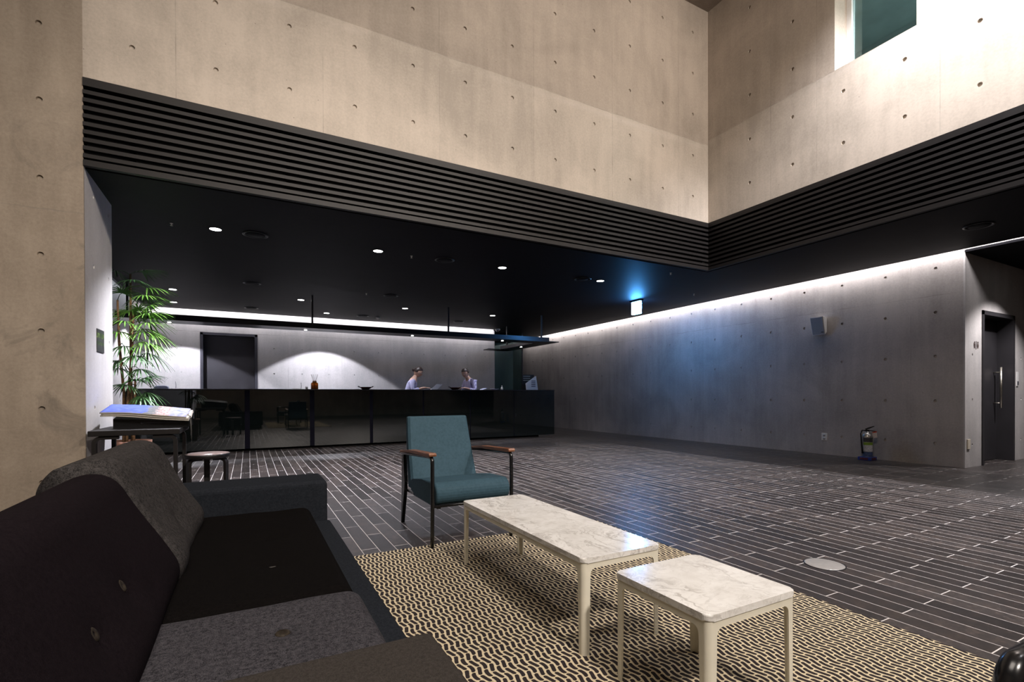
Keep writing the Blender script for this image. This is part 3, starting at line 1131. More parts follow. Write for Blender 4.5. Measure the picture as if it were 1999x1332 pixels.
bowl((2.09, 10.18, TOPZ), 'empty wide dark red bowl with raised handles on the counter', 0)
bowl((4.02, 10.18, TOPZ), 'wide dark red bowl holding red sweets, in front of the right staff member', 1)
mb_ = None
for k, (dx, dy) in enumerate(((-.03, .0), (.012, .03), (.030, -.018), (.0, -.035), (-.038, .036))):
    o = MB().ball((0, 0, 0), .021, .019, .018, 12).build('wrapped_sweet', plain('red_sweet_%d' % k, (0.55, 0.06, 0.04) if k % 2 == 0 else (0.75, 0.70, 0.66), 0.3))
    o.location = (4.02 + dx, 10.18 + dy, TOPZ + .0345)
    tag(o, ('red' if k % 2 == 0 else 'white') + ' wrapped sweet in the bowl before the right staff member', 'sweet', ('red' if k % 2 == 0 else 'white') + ' sweets in the bowl')

# clip boxes, cards, papers
o = MB().prism([(-.105, 0), (-.092, .040), (-.06, .055), (.06, .055), (.092, .040), (.105, 0)], 'y', -.05, .05, .004, 1).build('tissue_box', plain('pale_blue_box', (0.45, 0.50, 0.68), 0.25, 0, 0.6, 0.15, 30))
o.location = (-1.30, 10.15, TOPZ)
tag(o, 'low pale blue domed box at the left end of the counter', 'box')
t = thing('card_stand', 'small clear card stand with a thin pen on the counter, near its left end', 'card stand', (-1.10, 10.15, TOPZ))
MB().box(-.045, .045, -.02, .02, 0, .012, .002, 1).build('base', M['white_plastic'], t)
MB().tube([(.0, .0, .010), (.004, .0, .060), (-.004, .0, .125)], .0035, 8).build('pen', plain('dark_pen', (0.05, 0.05, 0.06), 0.4), t)
t = thing('pen_tray', 'small white tray with an upright pen, left of the amber bottle', 'tray', (.90, 10.15, TOPZ))
MB().box(-.17, -.04, -.04, .04, 0, .018, .003, 1).build('tray', M['white_plastic'], t)
MB().tube([(-.02, 0, .0), (-.018, 0, .075), (-.022, 0, .125)], .0035, 8).build('pen', plain('grey_pen', (0.12, 0.12, 0.13), 0.4), t)
t = thing('glass_cup', 'small clear cup between the pen tray and the amber bottle', 'cup', (.975, 10.12, TOPZ))
MB().lathe([(0, 0), (.020, 0), (.023, .055), (.021, .055), (.018, .004), (0, .004)], 16).build('cup', M['white_plastic'], t)
# tent card and black sign at the right end
mb = MB()
t = thing('tent_card', 'white slanted folded menu card with dark writing at the right end of the counter', 'card', (6.02, 10.2, TOPZ), math.radians(-12))
MB().prism([(-.145, 0), (.135, 0), (.085, .335), (-.165, .155)], 'y', -.003, .003).build('panel', M['white_paper'], t)
mb = MB()
for k in range(4):
    mb.box(-.035, .070, -.0045, -.003, .205 - k * .042, .222 - k * .042)
mb.build('writing', plain('ink', (0.03, 0.03, 0.05), 0.6), t)
MB().prism([(-.145, 0), (.135, 0), (.085, .335), (-.165, .155)], 'y', .05, .056).build('rear_panel', M['white_paper'], t)
t = thing('menu_board', 'small black board with grey writing behind the slanted white card', 'sign', (6.06, 10.42, TOPZ), math.radians(-8))
MB().box(-.19, .12, 0, .02, 0, .375, .003, 1).build('board', M['black_metal'], t)
mb = MB()
for k in range(3):
    mb.box(-.165, .02, -.002, 0, .33 - k * .05, .345 - k * .05)
mb.build('writing', plain('chalk', (0.25, 0.27, 0.28), 0.7), t)
# dish and white bottle
o = MB().lathe([(0, 0), (.045, 0), (.110, .020), (.105, .022), (.04, .005), (0, .005)], 24).build('shallow_dish', plain('lilac_glaze', (0.55, 0.56, 0.78), 0.3))
o.location = (4.98, 10.16, TOPZ)
tag(o, 'shallow pale lilac dish on the counter beside a small white bottle', 'dish')
o = MB().lathe([(0, 0), (.024, 0), (.026, .006), (.026, .05), (.012, .062), (.010, .085), (.014, .090), (.012, .10), (0, .10)], 18).build('pump_bottle', M['white_plastic'])
o.location = (5.17, 10.16, TOPZ)
tag(o, 'small white bottle on the counter right of the lilac dish', 'bottle')


# ------------------------------------------------------------------ people
def skin_obj(name, mat, verts, edges, root, parent, subsurf=2):
    """verts: list of (pos, radius)"""
    me = bpy.data.meshes.new(name)
    me.from_pydata([v[0] for v in verts], edges, [])
    me.materials.append(mat)
    o = bpy.data.objects.new(name, me)
    link(o, parent)
    bm = bmesh.new()
    bm.from_mesh(me)
    lay = bm.verts.layers.skin.verify()
    bm.verts.ensure_lookup_table()
    for i, v in enumerate(verts):
        r = v[1]
        bm.verts[i][lay].radius = (r, r) if not isinstance(r, tuple) else r
        bm.verts[i][lay].use_root = (i == root)
    bm.to_mesh(me)
    bm.free()
    m = o.modifiers.new('skin', 'SKIN')
    m.use_smooth_shade = True
    s = o.modifiers.new('sub', 'SUBSURF')
    s.levels = subsurf
    s.render_levels = subsurf
    return o


def person(loc, rz, label, shirt, hairstyle, bow):
    t = thing('person', label, 'person', loc, rz, 'staff behind the counter')
    V, E = [], []
    def add(p, r, parent=None):
        V.append((Vector(p), r))
        if parent is not None:
            E.append((parent, len(V) - 1))
        return len(V) - 1
    b = bow
    pelvis = add((0, 0, .90), .115)
    waist = add((.02 + b * .2, 0, 1.03), .105, pelvis)
    chest = add((.05 + b * .6, 0, 1.20), (.115), waist)
    nb = add((.07 + b, 0, 1.325), .075, chest)
    neck = add((.095 + b * 1.2, 0, 1.40), .048, nb)
    hd = add((.115 + b * 1.4, 0, 1.46), .055, neck)
    tips = {}
    for s in (-1, 1):
        hip = add((0, s * .09, .84), .090, pelvis)
        kn = add((.02, s * .10, .47), .058, hip)
        an = add((-.02, s * .10, .085), .038, kn)
        add((.06, s * .11, .040), .036, an)
        add((.15, s * .115, .032), .026, len(V) - 1)
        sh = add((.06 + b * .9, s * .155, 1.305), .056, nb)
        el = add((.08 + b, s * .215, 1.07), .040, sh)
        wr = add((.27 + b, s * .12, 1.150), .026, el)
        pa = add((.335 + b, s * .105, 1.158), .026, wr)
        for k, (dy, ln) in enumerate(((-.027, .062), (-.009, .072), (.009, .067), (.027, .052))):
            f1 = add((.365 + b, s * .105 + dy, 1.160), .0095, pa)
            f2 = add((.365 + b + ln * .55, s * .105 + dy, 1.158), .0085, f1)
            add((.365 + b + ln, s * .105 + dy, 1.146), .007, f2)
        th = add((.315 + b, s * .105 - s * .034, 1.156), .010, pa)
        add((.345 + b, s * .105 - s * .052, 1.150), .008, th)
        tips[s] = (sh, el, wr)
    skin_obj('body', M['skin'], V, E, pelvis, t, 2)
    # shirt
    VS, ES = [], []
    def adds(p, r, parent=None):
        VS.append((Vector(p), r))
        if parent is not None:
            ES.append((parent, len(VS) - 1))
        return len(VS) - 1
    a0 = adds((0, 0, .87), .140)
    a1 = adds((.02 + b * .2, 0, 1.03), .130, a0)
    a2 = adds((.05 + b * .6, 0, 1.20), .138, a1)
    a3 = adds((.072 + b, 0, 1.325), .082, a2)
    adds((.088 + b * 1.1, 0, 1.372), .060, a3)
    for s in (-1, 1):
        c = adds((.06 + b * .9, s * .150, 1.305), .066, a3)
        c2 = adds((.08 + b, s * .215, 1.09), .050, c)
        c3 = adds((.22 + b, s * .145, 1.135), .042, c2)
    skin_obj('shirt', shirt, VS, ES, a0, t, 2)
    VT = [(Vector((0, 0, .88)), .130)]
    ET = []
    for s in (-1, 1):
        VT.append((Vector((0, s * .09, .80)), .105))
        ET.append((0, len(VT) - 1))
        VT.append((Vector((.02, s * .10, .47)), .075))
        ET.append((len(VT) - 2, len(VT) - 1))
        VT.append((Vector((-.02, s * .10, .13)), .062))
        ET.append((len(VT) - 2, len(VT) - 1))
    skin_obj('trousers', M['trouser'], VT, ET, 0, t, 2)
    # head, tilted forward
    hc = Vector((.15 + b * 1.55, 0, 1.515))
    tilt = Matrix.Rotation(math.radians(28 + bow * 60), 4, 'Y')
    bm = bmesh.new()
    bmesh.ops.create_uvsphere(bm, u_segments=32, v_segments=24, radius=1)
    for v in bm.verts:
        x, y, z = v.co
        jaw = 1 - .28 * max(0, -z) ** 1.3
        X = x * .096 * (1 - .10 * max(0, -z)) + (.012 * max(0, -z) if x > 0 else -.0)
        Y = y * .074 * jaw
        Z = z * .116
        g = math.exp(-((y / .16) ** 2)) * (1 if x > 0 else 0)
        X += .020 * g * math.exp(-(((z + .16) / .16) ** 2))          # nose
        X += .006 * g * math.exp(-(((z + .52) / .07) ** 2)) * 1.2     # lips
        X += .008 * g * math.exp(-(((z + .85) / .12) ** 2))           # chin
        for sy in (-1, 1):
            X -= .010 * (1 if x > 0 else 0) * math.exp(-(((y - sy * .40) / .17) ** 2)) * math.exp(-(((z - .05) / .12) ** 2))
        v.co = (X, Y, Z)
    for f in bm.faces:
        f.smooth = True
    bmesh.ops.transform(bm, matrix=Matrix.Translation(hc) @ tilt, verts=bm.verts)
    me = bpy.data.meshes.new('head')
    bm.to_mesh(me)
    bm.free()
    me.materials.append(M['skin'])
    head = link(bpy.data.objects.new('head', me), t)
    T4 = Matrix.Translation(hc) @ tilt
    for s in (-1, 1):
        mb = MB()
        mb.ball((0, 0, 0), .011, .013, .009, 12)
        bmesh.ops.transform(mb.bm, matrix=T4 @ Matrix.Translation((.080, s * .030, .006)), verts=mb.bm.verts)
        mb.build('eye', plain('eye_white', (.6, .58, .56), .3), head)
        mb = MB()
        mb.ball((0, 0, 0), .016, .008, .028, 12)
        bmesh.ops.transform(mb.bm, matrix=T4 @ Matrix.Translation((-.004, s * .073, -.008)), verts=mb.bm.verts)
        mb.build('ear', M['skin'], head)
    bm = bmesh.new()
    bmesh.ops.create_uvsphere(bm, u_segments=32, v_segments=24, radius=1)
    dl = [v for v in bm.verts if (v.co.z < (-.15 if v.co.x < .15 else .30 + .4 * (v.co.x - .15)))]
    bmesh.ops.delete(bm, geom=dl, context='VERTS')
    for v in bm.verts:
        x, y, z = v.co
        v.co = (x * .106 - .006, y * .083, z * .128)
    if hairstyle == 'bun':
        r = bmesh.ops.create_uvsphere(bm, u_segments=16, v_segments=10, radius=1)
        bmesh.ops.transform(bm, matrix=Matrix.Translation((-.115, 0, -.01)) @ Matrix.Diagonal((.040, .042, .042, 1)), verts=r['verts'])
    for f in bm.faces:
        f.smooth = True
    bmesh.ops.transform(bm, matrix=T4, verts=bm.verts)
    me = bpy.data.meshes.new('hair')
    bm.to_mesh(me)
    bm.free()
    me.materials.append(M['hair'])
    ho = link(bpy.data.objects.new('hair', me), t)
    so = ho.modifiers.new('thick', 'SOLIDIFY')
    so.thickness = .008
    return t


def striped():
    t_ = NT('lilac_striped_shirt')
    o_ = t_.obj()
    sp_ = t_.n('ShaderNodeSeparateXYZ')
    t_.l(o_, sp_.inputs[0])
    f_ = t_.math('GREATER_THAN', t_.math('SINE', t_.math('MULTIPLY', sp_.outputs['Y'], 260.0)), 0.0)
    t_.l(t_.mix(f_, (.62, .58, .80), (.30, .29, .52)), t_.b.inputs['Base Color'])
    t_.b.inputs['Roughness'].default_value = .8
    return t_.m


person((3.18, 10.92, 0), math.radians(-24), 'person with dark hair bun in lilac-grey top leaning over papers behind the counter', M['shirt_a'], 'bun', 0.05)
person((4.80, 10.95, 0), math.radians(180 + 22), 'person with short dark hair in a lilac striped shirt looking down behind the counter', striped(), 'short', 0.08)
# papers on the counter between them
t = thing('open_booklet', 'open white booklet held up on the counter in front of the left staff member', 'booklet', (3.62, 10.40, TOPZ), math.radians(-10))
MB().prism([(-.10, .0), (.04, .0), (.16, .115), (.03, .125)], 'y', -.11, -.102).prism([(-.10, 0), (.0, .0), (.155, .118), (.15, .122)], 'y', -.10, .10, 0).build('pages', M['white_paper'], t)
o = MB().box(-.11, .11, -.08, .08, 0, .006).build('paper_sheet', M['white_paper'])
o.location = (3.40, 10.30, TOPZ)
o.rotation_euler = (0, 0, .3)
tag(o, 'flat white sheet lying on the counter left of the open booklet', 'paper')
o = MB().prism([(-.16, 0), (.10, 0), (.22, .035), (.20, .038), (.09, .006), (-.16, .005)], 'y', -.10, .10).build('paper_fan', plain('lilac_paper', (.55, .55, .75), .6))
o.location = (4.60, 10.28, TOPZ)
tag(o, 'pale lilac curled sheet on the counter under the right staff member', 'paper')

# ------------------------------------------------------------------ wall fittings
t = thing('wall_speaker', 'grey wall speaker tilted off the right concrete wall near the ceiling', 'speaker', (RX - .002, 4.74, 2.10))
mb = MB()
mb.prism([(-.001, -.11), (-.001, .11), (-.07, .142), (-.115, .135), (-.045, -.15)], 'y', -.105, .105, .006, 2)
mb.build('cabinet', M['white_plastic'], t)
mb = MB()
mb.prism([(-.1165, .128), (-.1205, .126), (-.0525, -.140), (-.0485, -.142)], 'y', -.092, .092)
mb.build('grille', M['grey_grille'], t)
MB().box(-.062, -.056, -.085, -.045, -.118, -.108).build('badge', M['black_metal'], t)
t = thing('power_outlet', 'white double power outlet low on the right wall, left of the fire extinguisher', 'outlet', (RX, 4.675, .285))
MB().box(-.010, 0, -.045, .045, -.06, .06, .003, 1).build('plate', M['white_plastic'], t)
for s in (-1, 1):
    MB().lathe([(0, 0), (.020, 0), (.020, .003), (0, .003)], 16, (-.010, 0, s * .027), M=Matrix.Rotation(-PI / 2, 3, 'Y').to_4x4()).build('socket', M['grey_grille'], t)
o = MB().box(-.04, .04, -.012, 0, -.065, .065, .003, 1).build('outlet_cover', M['cream_plastic'])
o.location = (8.375, DY, .31)
tag(o, 'cream blank plate low on the wall left of the dark door', 'outlet')
t = thing('light_switch', 'narrow white switch plate on the wall right of the dark door', 'switch', (9.985, DY, 1.19))
MB().box(-.035, .035, -.010, 0, -.105, .105, .003, 1).build('plate', M['white_plastic'], t)
MB().box(-.018, .018, -.016, -.009, -.085, -.03, .002, 1).build('rocker', M['grey_metal'], t)


def poster_mat():
    t_ = NT('foliage_print')
    o_ = t_.obj()
    sp_ = t_.n('ShaderNodeSeparateXYZ')
    t_.l(o_, sp_.inputs[0])
    n_ = t_.noise(o_, 28, 4, 0.7)
    g_ = t_.ramp(n_, [(0.35, (0.006, 0.010, 0.005)), (0.5, (0.02, 0.05, 0.005)), (0.68, (0.16, 0.23, 0.05))])
    d_ = t_.ramp(n_, [(0.3, (0.008, 0.008, 0.010)), (0.7, (0.04, 0.04, 0.042))])
    z_ = t_.math('ADD', sp_.outputs['Z'], t_.math('MULTIPLY', n_, .03))
    b1 = t_.math('LESS_THAN', t_.math('ABSOLUTE', t_.math('SUBTRACT', z_, .062)), .020)
    b2 = t_.math('LESS_THAN', t_.math('ABSOLUTE', t_.math('SUBTRACT', z_, -.008)), .012)
    t_.l(t_.mix(t_.math('MAXIMUM', b1, b2), d_, g_), t_.b.inputs['Base Color'])
    t_.b.inputs['Roughness'].default_value = .5
    return t_.m


o = MB().box(0, .006, -.115, .115, -.10, .10).build('wall_print', poster_mat())
o.location = (XC, 5.60, 1.47)
tag(o, 'small dark print of green foliage on the pale side of the pier', 'poster')

# floor uplight disc
t = thing('floor_uplight', 'round pale metal disc set flush in the dark brick floor', 'floor cover', (2.897, 1.636, 0))
MB().lathe([(.0, .003), (.096, .003), (.100, .002), (.100, 0), (0, 0)], 40).build('disc', plain('pale_steel_disc', (0.42, 0.40, 0.38), 0.35, 0.5, 0.5, 0.08, 30), t)
MB().lathe([(.100, .0), (.100, .0025), (.106, .0025), (.106, 0)], 40).build('rim', M['black_metal'], t)

# ------------------------------------------------------------------ fire extinguisher
t = thing('fire_extinguisher', 'silver fire extinguisher with green and white labels standing by the right wall', 'fire extinguisher', (8.10, 3.955, .0))
MB().lathe([(0, .045), (.068, .045), (.073, .055), (.073, .345), (.066, .372), (.045, .395), (.022, .405), (.022, .420), (0, .42)], 28).build('cylinder', plain('satin_silver', (0.50, 0.48, 0.45), 0.28, 0.9, 0.5), t)
# camera side faces -x,-y
def arc_patch(r, a0, a1, z0, z1, n=14):
    mb = MB()
    vs = []
    for i in range(n + 1):
        a = a0 + (a1 - a0) * i / n
        vs.append([mb.bm.verts.new((rr * math.cos(a), rr * math.sin(a), z)) for rr, z in ((r, z0), (r, z1), (r + .0015, z1), (r + .0015, z0))])
    for i in range(n):
        for k in range(4):
            mb.bm.faces.new((vs[i][k], vs[i][(k + 1) % 4], vs[i + 1][(k + 1) % 4], vs[i + 1][k]))
    mb.bm.faces.new(vs[0])
    mb.bm.faces.new(vs[-1][::-1])
    return mb


A0, A1 = math.radians(165), math.radians(262)
arc_patch(.0732, A0, A1, .225, .265).build('green_label', plain('label_green', (0.20, 0.33, 0.03), 0.4), t)
arc_patch(.0732, A0, A1, .130, .225).build('white_label', plain('label_white', (0.55, 0.55, 0.60), 0.4, 0, 0.4, 0.4, 90), t)
arc_patch(.0732, A0, A1, .270, .335).build('dark_label', plain('label_dark', (0.05, 0.05, 0.06), 0.4, 0, 0.4, 0.6, 60), t)
arc_patch(.0732, A0, A1, .058, .125).build('blue_label', plain('label_blue', (0.06, 0.09, 0.20), 0.4, 0, 0.4, 0.5, 70), t)
mb = MB()
mb.box(-.02, .02, -.016, .016, .42, .445).prism([(-.02, .440), (.105, .420), (.11, .428), (-.02, .455)], 'y', -.010, .010)
mb.prism([(-.03, .448), (.02, .462), (.085, .498), (.080, .506), (.0, .478), (-.03, .460)], 'y', -.010, .010)
o = mb.build('valve_lever', M['black_frame'], t)
o.rotation_euler = (0, 0, math.radians(-50))
MB().tube([(-.02, .012, .435), (-.065, .04, .44), (-.092, .045, .39), (-.096, .035, .28), (-.088, .028, .17), (-.082, .025, .10)], [.010, .010, .010, .010, .011, .014], 10).build('hose', M['black_frame'], t)
mb = MB()
mb.box(-.036, .036, -.002, .002, -.09, .0)
o = mb.build('hanging_tag', plain('tag_white', (0.70, 0.62, 0.60), 0.5, 0, 0.4, 0.15, 60), t)
o.location = (.02, -.082, .42)
o.rotation_euler = (.1, -.15, -.45)
o = MB().box(-.034, .034, -.003, -.001, -.016, .0).build('red_tag_edge', plain('tag_red', (0.55, 0.06, 0.03), 0.5), t)
o.location = (.02, -.084, .425)
o.rotation_euler = (.1, -.15, -.45)
MB().box(-.10, .09, -.085, .085, .0, .048, .006, 2).build('blue_stand', plain('cobalt_plastic', (0.02, 0.05, 0.28), 0.35, 0, 0.5, 0.2, 10), t)
mb = MB()
mb.box(-.1015, -.100, -.055, .055, .010, .040)
mb.box(-.060, .055, -.0865, -.085, .010, .040)
mb.build('stand_band', plain('maroon_band', (0.09, 0.012, 0.02), 0.4), t)

# ------------------------------------------------------------------ rug
t = MB().box(-.92, .92, -1.75, 1.75, 0, .008, .002, 1).build('area_rug', M['rug'])
t.location = (1.44, 1.305, .0)
tag(t, 'cream and dark woven rug with wavy chain pattern under the marble tables', 'rug')


# ------------------------------------------------------------------ marble tables
def plate_table(lx, ly, loc, label):
    hx, hy, HT = lx / 2, ly / 2, .362
    TT = .020
    t = thing('marble_side_table' if lx / ly > .8 else 'marble_coffee_table', label, 'table', loc, 0)
    # marble top with rounded corners
    R = .022
    pts = []
    for (sx, sy, a0) in ((1, 1, 0), (-1, 1, 90), (-1, -1, 180), (1, -1, 270)):
        for k in range(7):
            a = math.radians(a0 + 15 * k)
            pts.append((sx * (hx - R) + R * math.cos(a), sy * (hy - R) + R * math.sin(a)))
    top = MB()
    top.prism(pts, 'z', HT - TT, HT, .004, 2)
    top.build('marble_top', M['marble'], t)
    # apron
    ZT, ZA, TH = HT - TT, HT - TT - .022, .006
    iy, ix = hy - .003, hx - .003
    ap = MB()
    J = .056
    ap.box(-ix + J, ix - J, iy - TH, iy, ZA, ZT).box(-ix + J, ix - J, -iy, -iy + TH, ZA, ZT)
    ap.box(ix - TH, ix, -iy + J, iy - J, ZA, ZT).box(-ix, -ix + TH, -iy + J, iy - J, ZA, ZT)
    ap.build('apron', M['white_frame'], t)
    # legs: angle profile, fillet into the apron, rounded outer corner
    LW, FR, RO = .034, .022, .018
    for sx in (-1, 1):
        for sy in (-1, 1):
            lg = MB()
            def flange(horizontal):
                # outline in (s, z): s from corner inward
                out = [(RO, 0.0), (LW - .006, 0.0), (LW, ZA - FR)]
                for k in range(1, 7):
                    a = PI - PI / 2 * k / 6.0
                    out.append((LW + FR + FR * math.cos(a), ZA - FR + FR * math.sin(a)))
                out += [(LW + FR, ZT), (RO, ZT)]
                if horizontal:      # along x, lying in plane y = +-iy
                    pts_ = [(sx * (ix - s), z) for s, z in out]
                    a_, b_ = sorted((sy * iy, sy * (iy - TH)))
                    lg.prism(pts_, 'y', a_, b_)
                else:
                    pts_ = [(sy * (iy - s), z) for s, z in out]
                    a_, b_ = sorted((sx * ix, sx * (ix - TH)))
                    lg.prism(pts_, 'x', a_, b_)
            flange(True)
            flange(False)
            # quarter-round outer corner
            arc = []
            for k in range(9):
                a = PI / 2 * k / 8.0
                arc.append((sx * (ix - RO + RO * math.cos(a)), sy * (iy - RO + RO * math.sin(a))))
            for k in range(8, -1, -1):
                a = PI / 2 * k / 8.0
                arc.append((sx * (ix - RO + (RO - TH) * math.cos(a)), sy * (iy - RO + (RO - TH) * math.sin(a))))
            lg.prism(arc, 'z', 0, ZT)
            lg.build('leg', M['white_frame'], t)
    return t


plate_table(.388, 1.155, (1.270, 2.043, .008), 'long low rectangular marble-topped coffee table with cream legs on the rug')
plate_table(.392, .392, (1.291, 1.118, .008), 'small square marble-topped table with cream legs, nearest the camera')


# ------------------------------------------------------------------ armchairs
def make_armchair(label, pads=True, tr=.0125):
    t = thing('armchair', label, 'armchair', (1.302, 3.36, 0))
    fx, fy, ry = .282, -.385, .375
    # seat cushion: wedge with a full rounded front
    prof = []
    for k in range(15):          # front nose from under to top
        a = math.radians(-112 + k * 13.6)
        prof.append((-.335 - .072 * math.cos(a), .342 + .074 * math.sin(a)))
    prof = [(p[0], p[1]) for p in prof]
    prof += [(-.10, .402), (.10, .375), (.16, .365), (.165, .28), (.05, .262), (-.20, .262)]
    MB().prism(prof, 'x', -.262, .262, .014, 3).build('seat', M['teal'], t, smooth=False)
    # back cushion: tapering trapezoid seen from the front, thick side
    bm_ = MB()
    n = 10
    rows = []
    for k in range(n + 1):
        s = k / n
        z = .300 + s * .515
        yf = .118 + s * .175 + .012 * math.sin(PI * s)
        th = .115 - .055 * s
        hw = .262 - .012 * s - .010 * s * s
        rows.append((z, yf, th, hw))
    rings = []
    for (z, yf, th, hw) in rows:
        r = .016
        rings.append([bm_.bm.verts.new(p) for p in ((-hw + r, yf, z), (-hw, yf + r, z), (-hw, yf + th - r, z), (-hw + r, yf + th, z), (hw - r, yf + th, z), (hw, yf + th - r, z), (hw, yf + r, z), (hw - r, yf, z))])
    for a, b in zip(rings, rings[1:]):
        for k in range(8):
            f = bm_.bm.faces.new((a[k], a[(k + 1) % 8], b[(k + 1) % 8], b[k]))
    bm_.bm.faces.new(rings[0][::-1])
    topf = bm_.bm.faces.new(rings[-1])
    bmesh.ops.bevel(bm_.bm, geom=list(topf.edges), offset=.012, segments=3, affect='EDGES', profile=.5)
    bm_.build('backrest', M['teal'], t)
    for s in (-1, 1):
        # tubular front leg bending into the arm rail
        lg = MB()
        x = s * fx
        pts = [(x, fy + .01, 0.0085 if pads else 0), (x, fy, .30), (x, fy + .0, .530)]
        for k in range(1, 7):
            a = PI / 2 * k / 6
            pts.append((x, fy + .035 - .035 * math.cos(a), .545 + .035 * math.sin(a)))
        pts.append((x, fy + .10, .578))
        pts.append((x, .30, .545))
        lg.tube(pts, tr, 14)
        lg.build('front_leg', M['black_frame'], t)
        # folded sheet rear leg, widest at seat height
        rl = MB()
        out = [(ry + .010, 0), (ry - .010, 0), (ry - .085, .26), (ry - .100, .33), (ry - .080, .42), (ry - .070, .54), (ry - .050, .56), (ry - .020, .54), (ry - .020, .42), (ry - .018, .30)]
        a_, b_ = sorted((s * (fx - .034), s * (fx - .008)))
        rl.prism(out, 'x', a_, b_, .004, 2)
        rl.build('rear_leg', M['black_frame'], t)
        # wooden arm pad
        if not pads:
            continue
        ar = MB()
        aw = [(fy - .012, .598), (fy - .004, .610), (.05, .592), (.285, .566), (.285, .546), (.05, .572), (fy + .02, .585), (fy - .008, .588)]
        a_, b_ = s * fx - .026, s * fx + .026
        ar.prism(aw, 'x', a_, b_, .007, 3)
        ar.build('armrest', M['arm_wood'], t)
    cr = MB()
    cr.tube([(-fx, fy + .003, .268), (fx, fy + .003, .268)], .009, 10)
    cr.box(-fx + .03, fx - .03, .10, .125, .255, .275).box(-fx + .03, -fx + .055, fy, .29, .252, .270).box(fx - .055, fx - .03, fy, .29, .252, .270)
    cr.build('seat_frame', M['black_frame'], t)
    return t


ch = make_armchair('petrol blue armchair with wooden armrests standing between sofa and reception')
c2 = make_armchair('armchair cut off at the bottom right corner, only its black bent arm showing', False, .017)
c2.location = (1.315, -.005, .0085)
c2.rotation_euler = (0, 0, -PI / 2)

# ------------------------------------------------------------------ sofa
t = thing('sofa', 'long dark low sofa in patchwork fabrics along the left foreground', 'sofa', (0, 0, 0))
S0 = -.25
# base and rim
MB().box(-.78, .385, S0, 2.80, .10, .31, .018, 3).build('base', M['fab_navy'], t)
MB().box(-.78, .372, 2.795, 3.095, .10, .522, .028, 4).build('arm', M['fab_navy'], t)
MB().box(-.80, -.62, S0, 2.79, .12, .47, .03, 4).build('back', M['fab_navy'], t)
# seat cushions
mb = MB()
mb.pillow((-.30, 1.53, .395), (.585, 0, 0), (0, 1.262, 0), (0, 0, 1), .105, nu=50, nv=70,
          dents=[(.63, .29, .075, .012), (.62, .56, .075, .012), (.62, .83, .06, .008)], wob=.002, seed=3)
sc1 = mb.build('seat_cushion', M['fab_black'], t)
sc1['label'] = 'black tufted seat cushion'
mb = MB()
mb.pillow((-.30, 1.09, .402), (.597, 0, 0), (0, .445, 0), (0, 0, 1), .115, nu=50, nv=40, dents=[(.62, .524, .05, .012)], wob=.001, seed=5)
sc2 = mb.build('seat_cushion', M['fab_seat'], t)
sc2['label'] = 'grey melange seat cushion with a brown button'
mb = MB()
mb.box(-.60, .387, S0 + .01, 1.138, .305, .409, .022, 4)
sc3 = mb.build('seat_pad', M['fab_taupe'], t)
sc3['label'] = 'smooth taupe seat pad'


def disc_button(c, nrm, r, mat, parent, name='button'):
    q = Vector(nrm).normalized().to_track_quat('Z', 'Y').to_matrix().to_4x4()
    mb = MB()
    mb.lathe([(0, .006), (r * .25, .0045), (r * .35, .0065), (r * .75, .007), (r, .003), (r * .9, -.004), (0, -.004)], 20, (0, 0, 0))
    bmesh.ops.transform(mb.bm, matrix=Matrix.Translation(c) @ q, verts=mb.bm.verts)
    return mb.build(name, mat, parent)


disc_button((.070, 1.323, .388), (0, 0, 1), .019, M['button'], sc2)
for (bx, by) in ((.068, 1.896), (.063, 2.237)):
    o = MB().box(bx - .018, bx + .018, by - .0015, by + .0015, .3775, .3795).build('stitch', M['thread'], sc1)

# back cushions
Bv = Vector((-.214, 0, .392))
Nv = Vector((.385, 0, .205)).normalized()
mb = MB()
mb.pillow(Vector((-.160, .30, .385)), (0, 1.63, 0), Bv, Nv, .20, nu=90, nv=50, dents=[(.689, .36, .060, .010), (.535, .35, .060, .010), (.761, .235, .045, .006)], wob=.003, seed=9)
bc1 = mb.build('back_cushion', M['fab_plum'], t)
bc1['label'] = 'large plum-black back cushion with brown buttons'
mb = MB()
B2 = Vector((-.245, .06, .43))
mb.pillow(Vector((-.150, 1.80, .385)), (0.00, .95, 0), B2, Nv, .225, nu=60, nv=50, dents=[(.45, .30, .12, .018), (.75, .65, .10, .010)], wob=.006, seed=12)
bc2 = mb.build('back_cushion', M['fab_grey'], t)
bc2['label'] = 'grey melange back cushion, the farther one'
nn = Nv
for (p, r) in (((-.2457, 1.403, .5474), .017), ((-.2423, 1.157, .5409), .017), ((-.2144, 1.518, .4865), .007)):
    c = Vector(p) + nn * (-.017)
    disc_button(c, nn, r, M['button'], bc1)
for (x, y) in ((.30, 2.95), (-.70, 2.95), (.30, .0), (-.70, .0), (.30, 1.4), (-.70, 1.4)):
    MB().box(x - .03, x + .03, y - .03, y + .03, .008 if (x > 0 and y < 3.05) else 0, .105).build('foot', M['black_metal'], t)


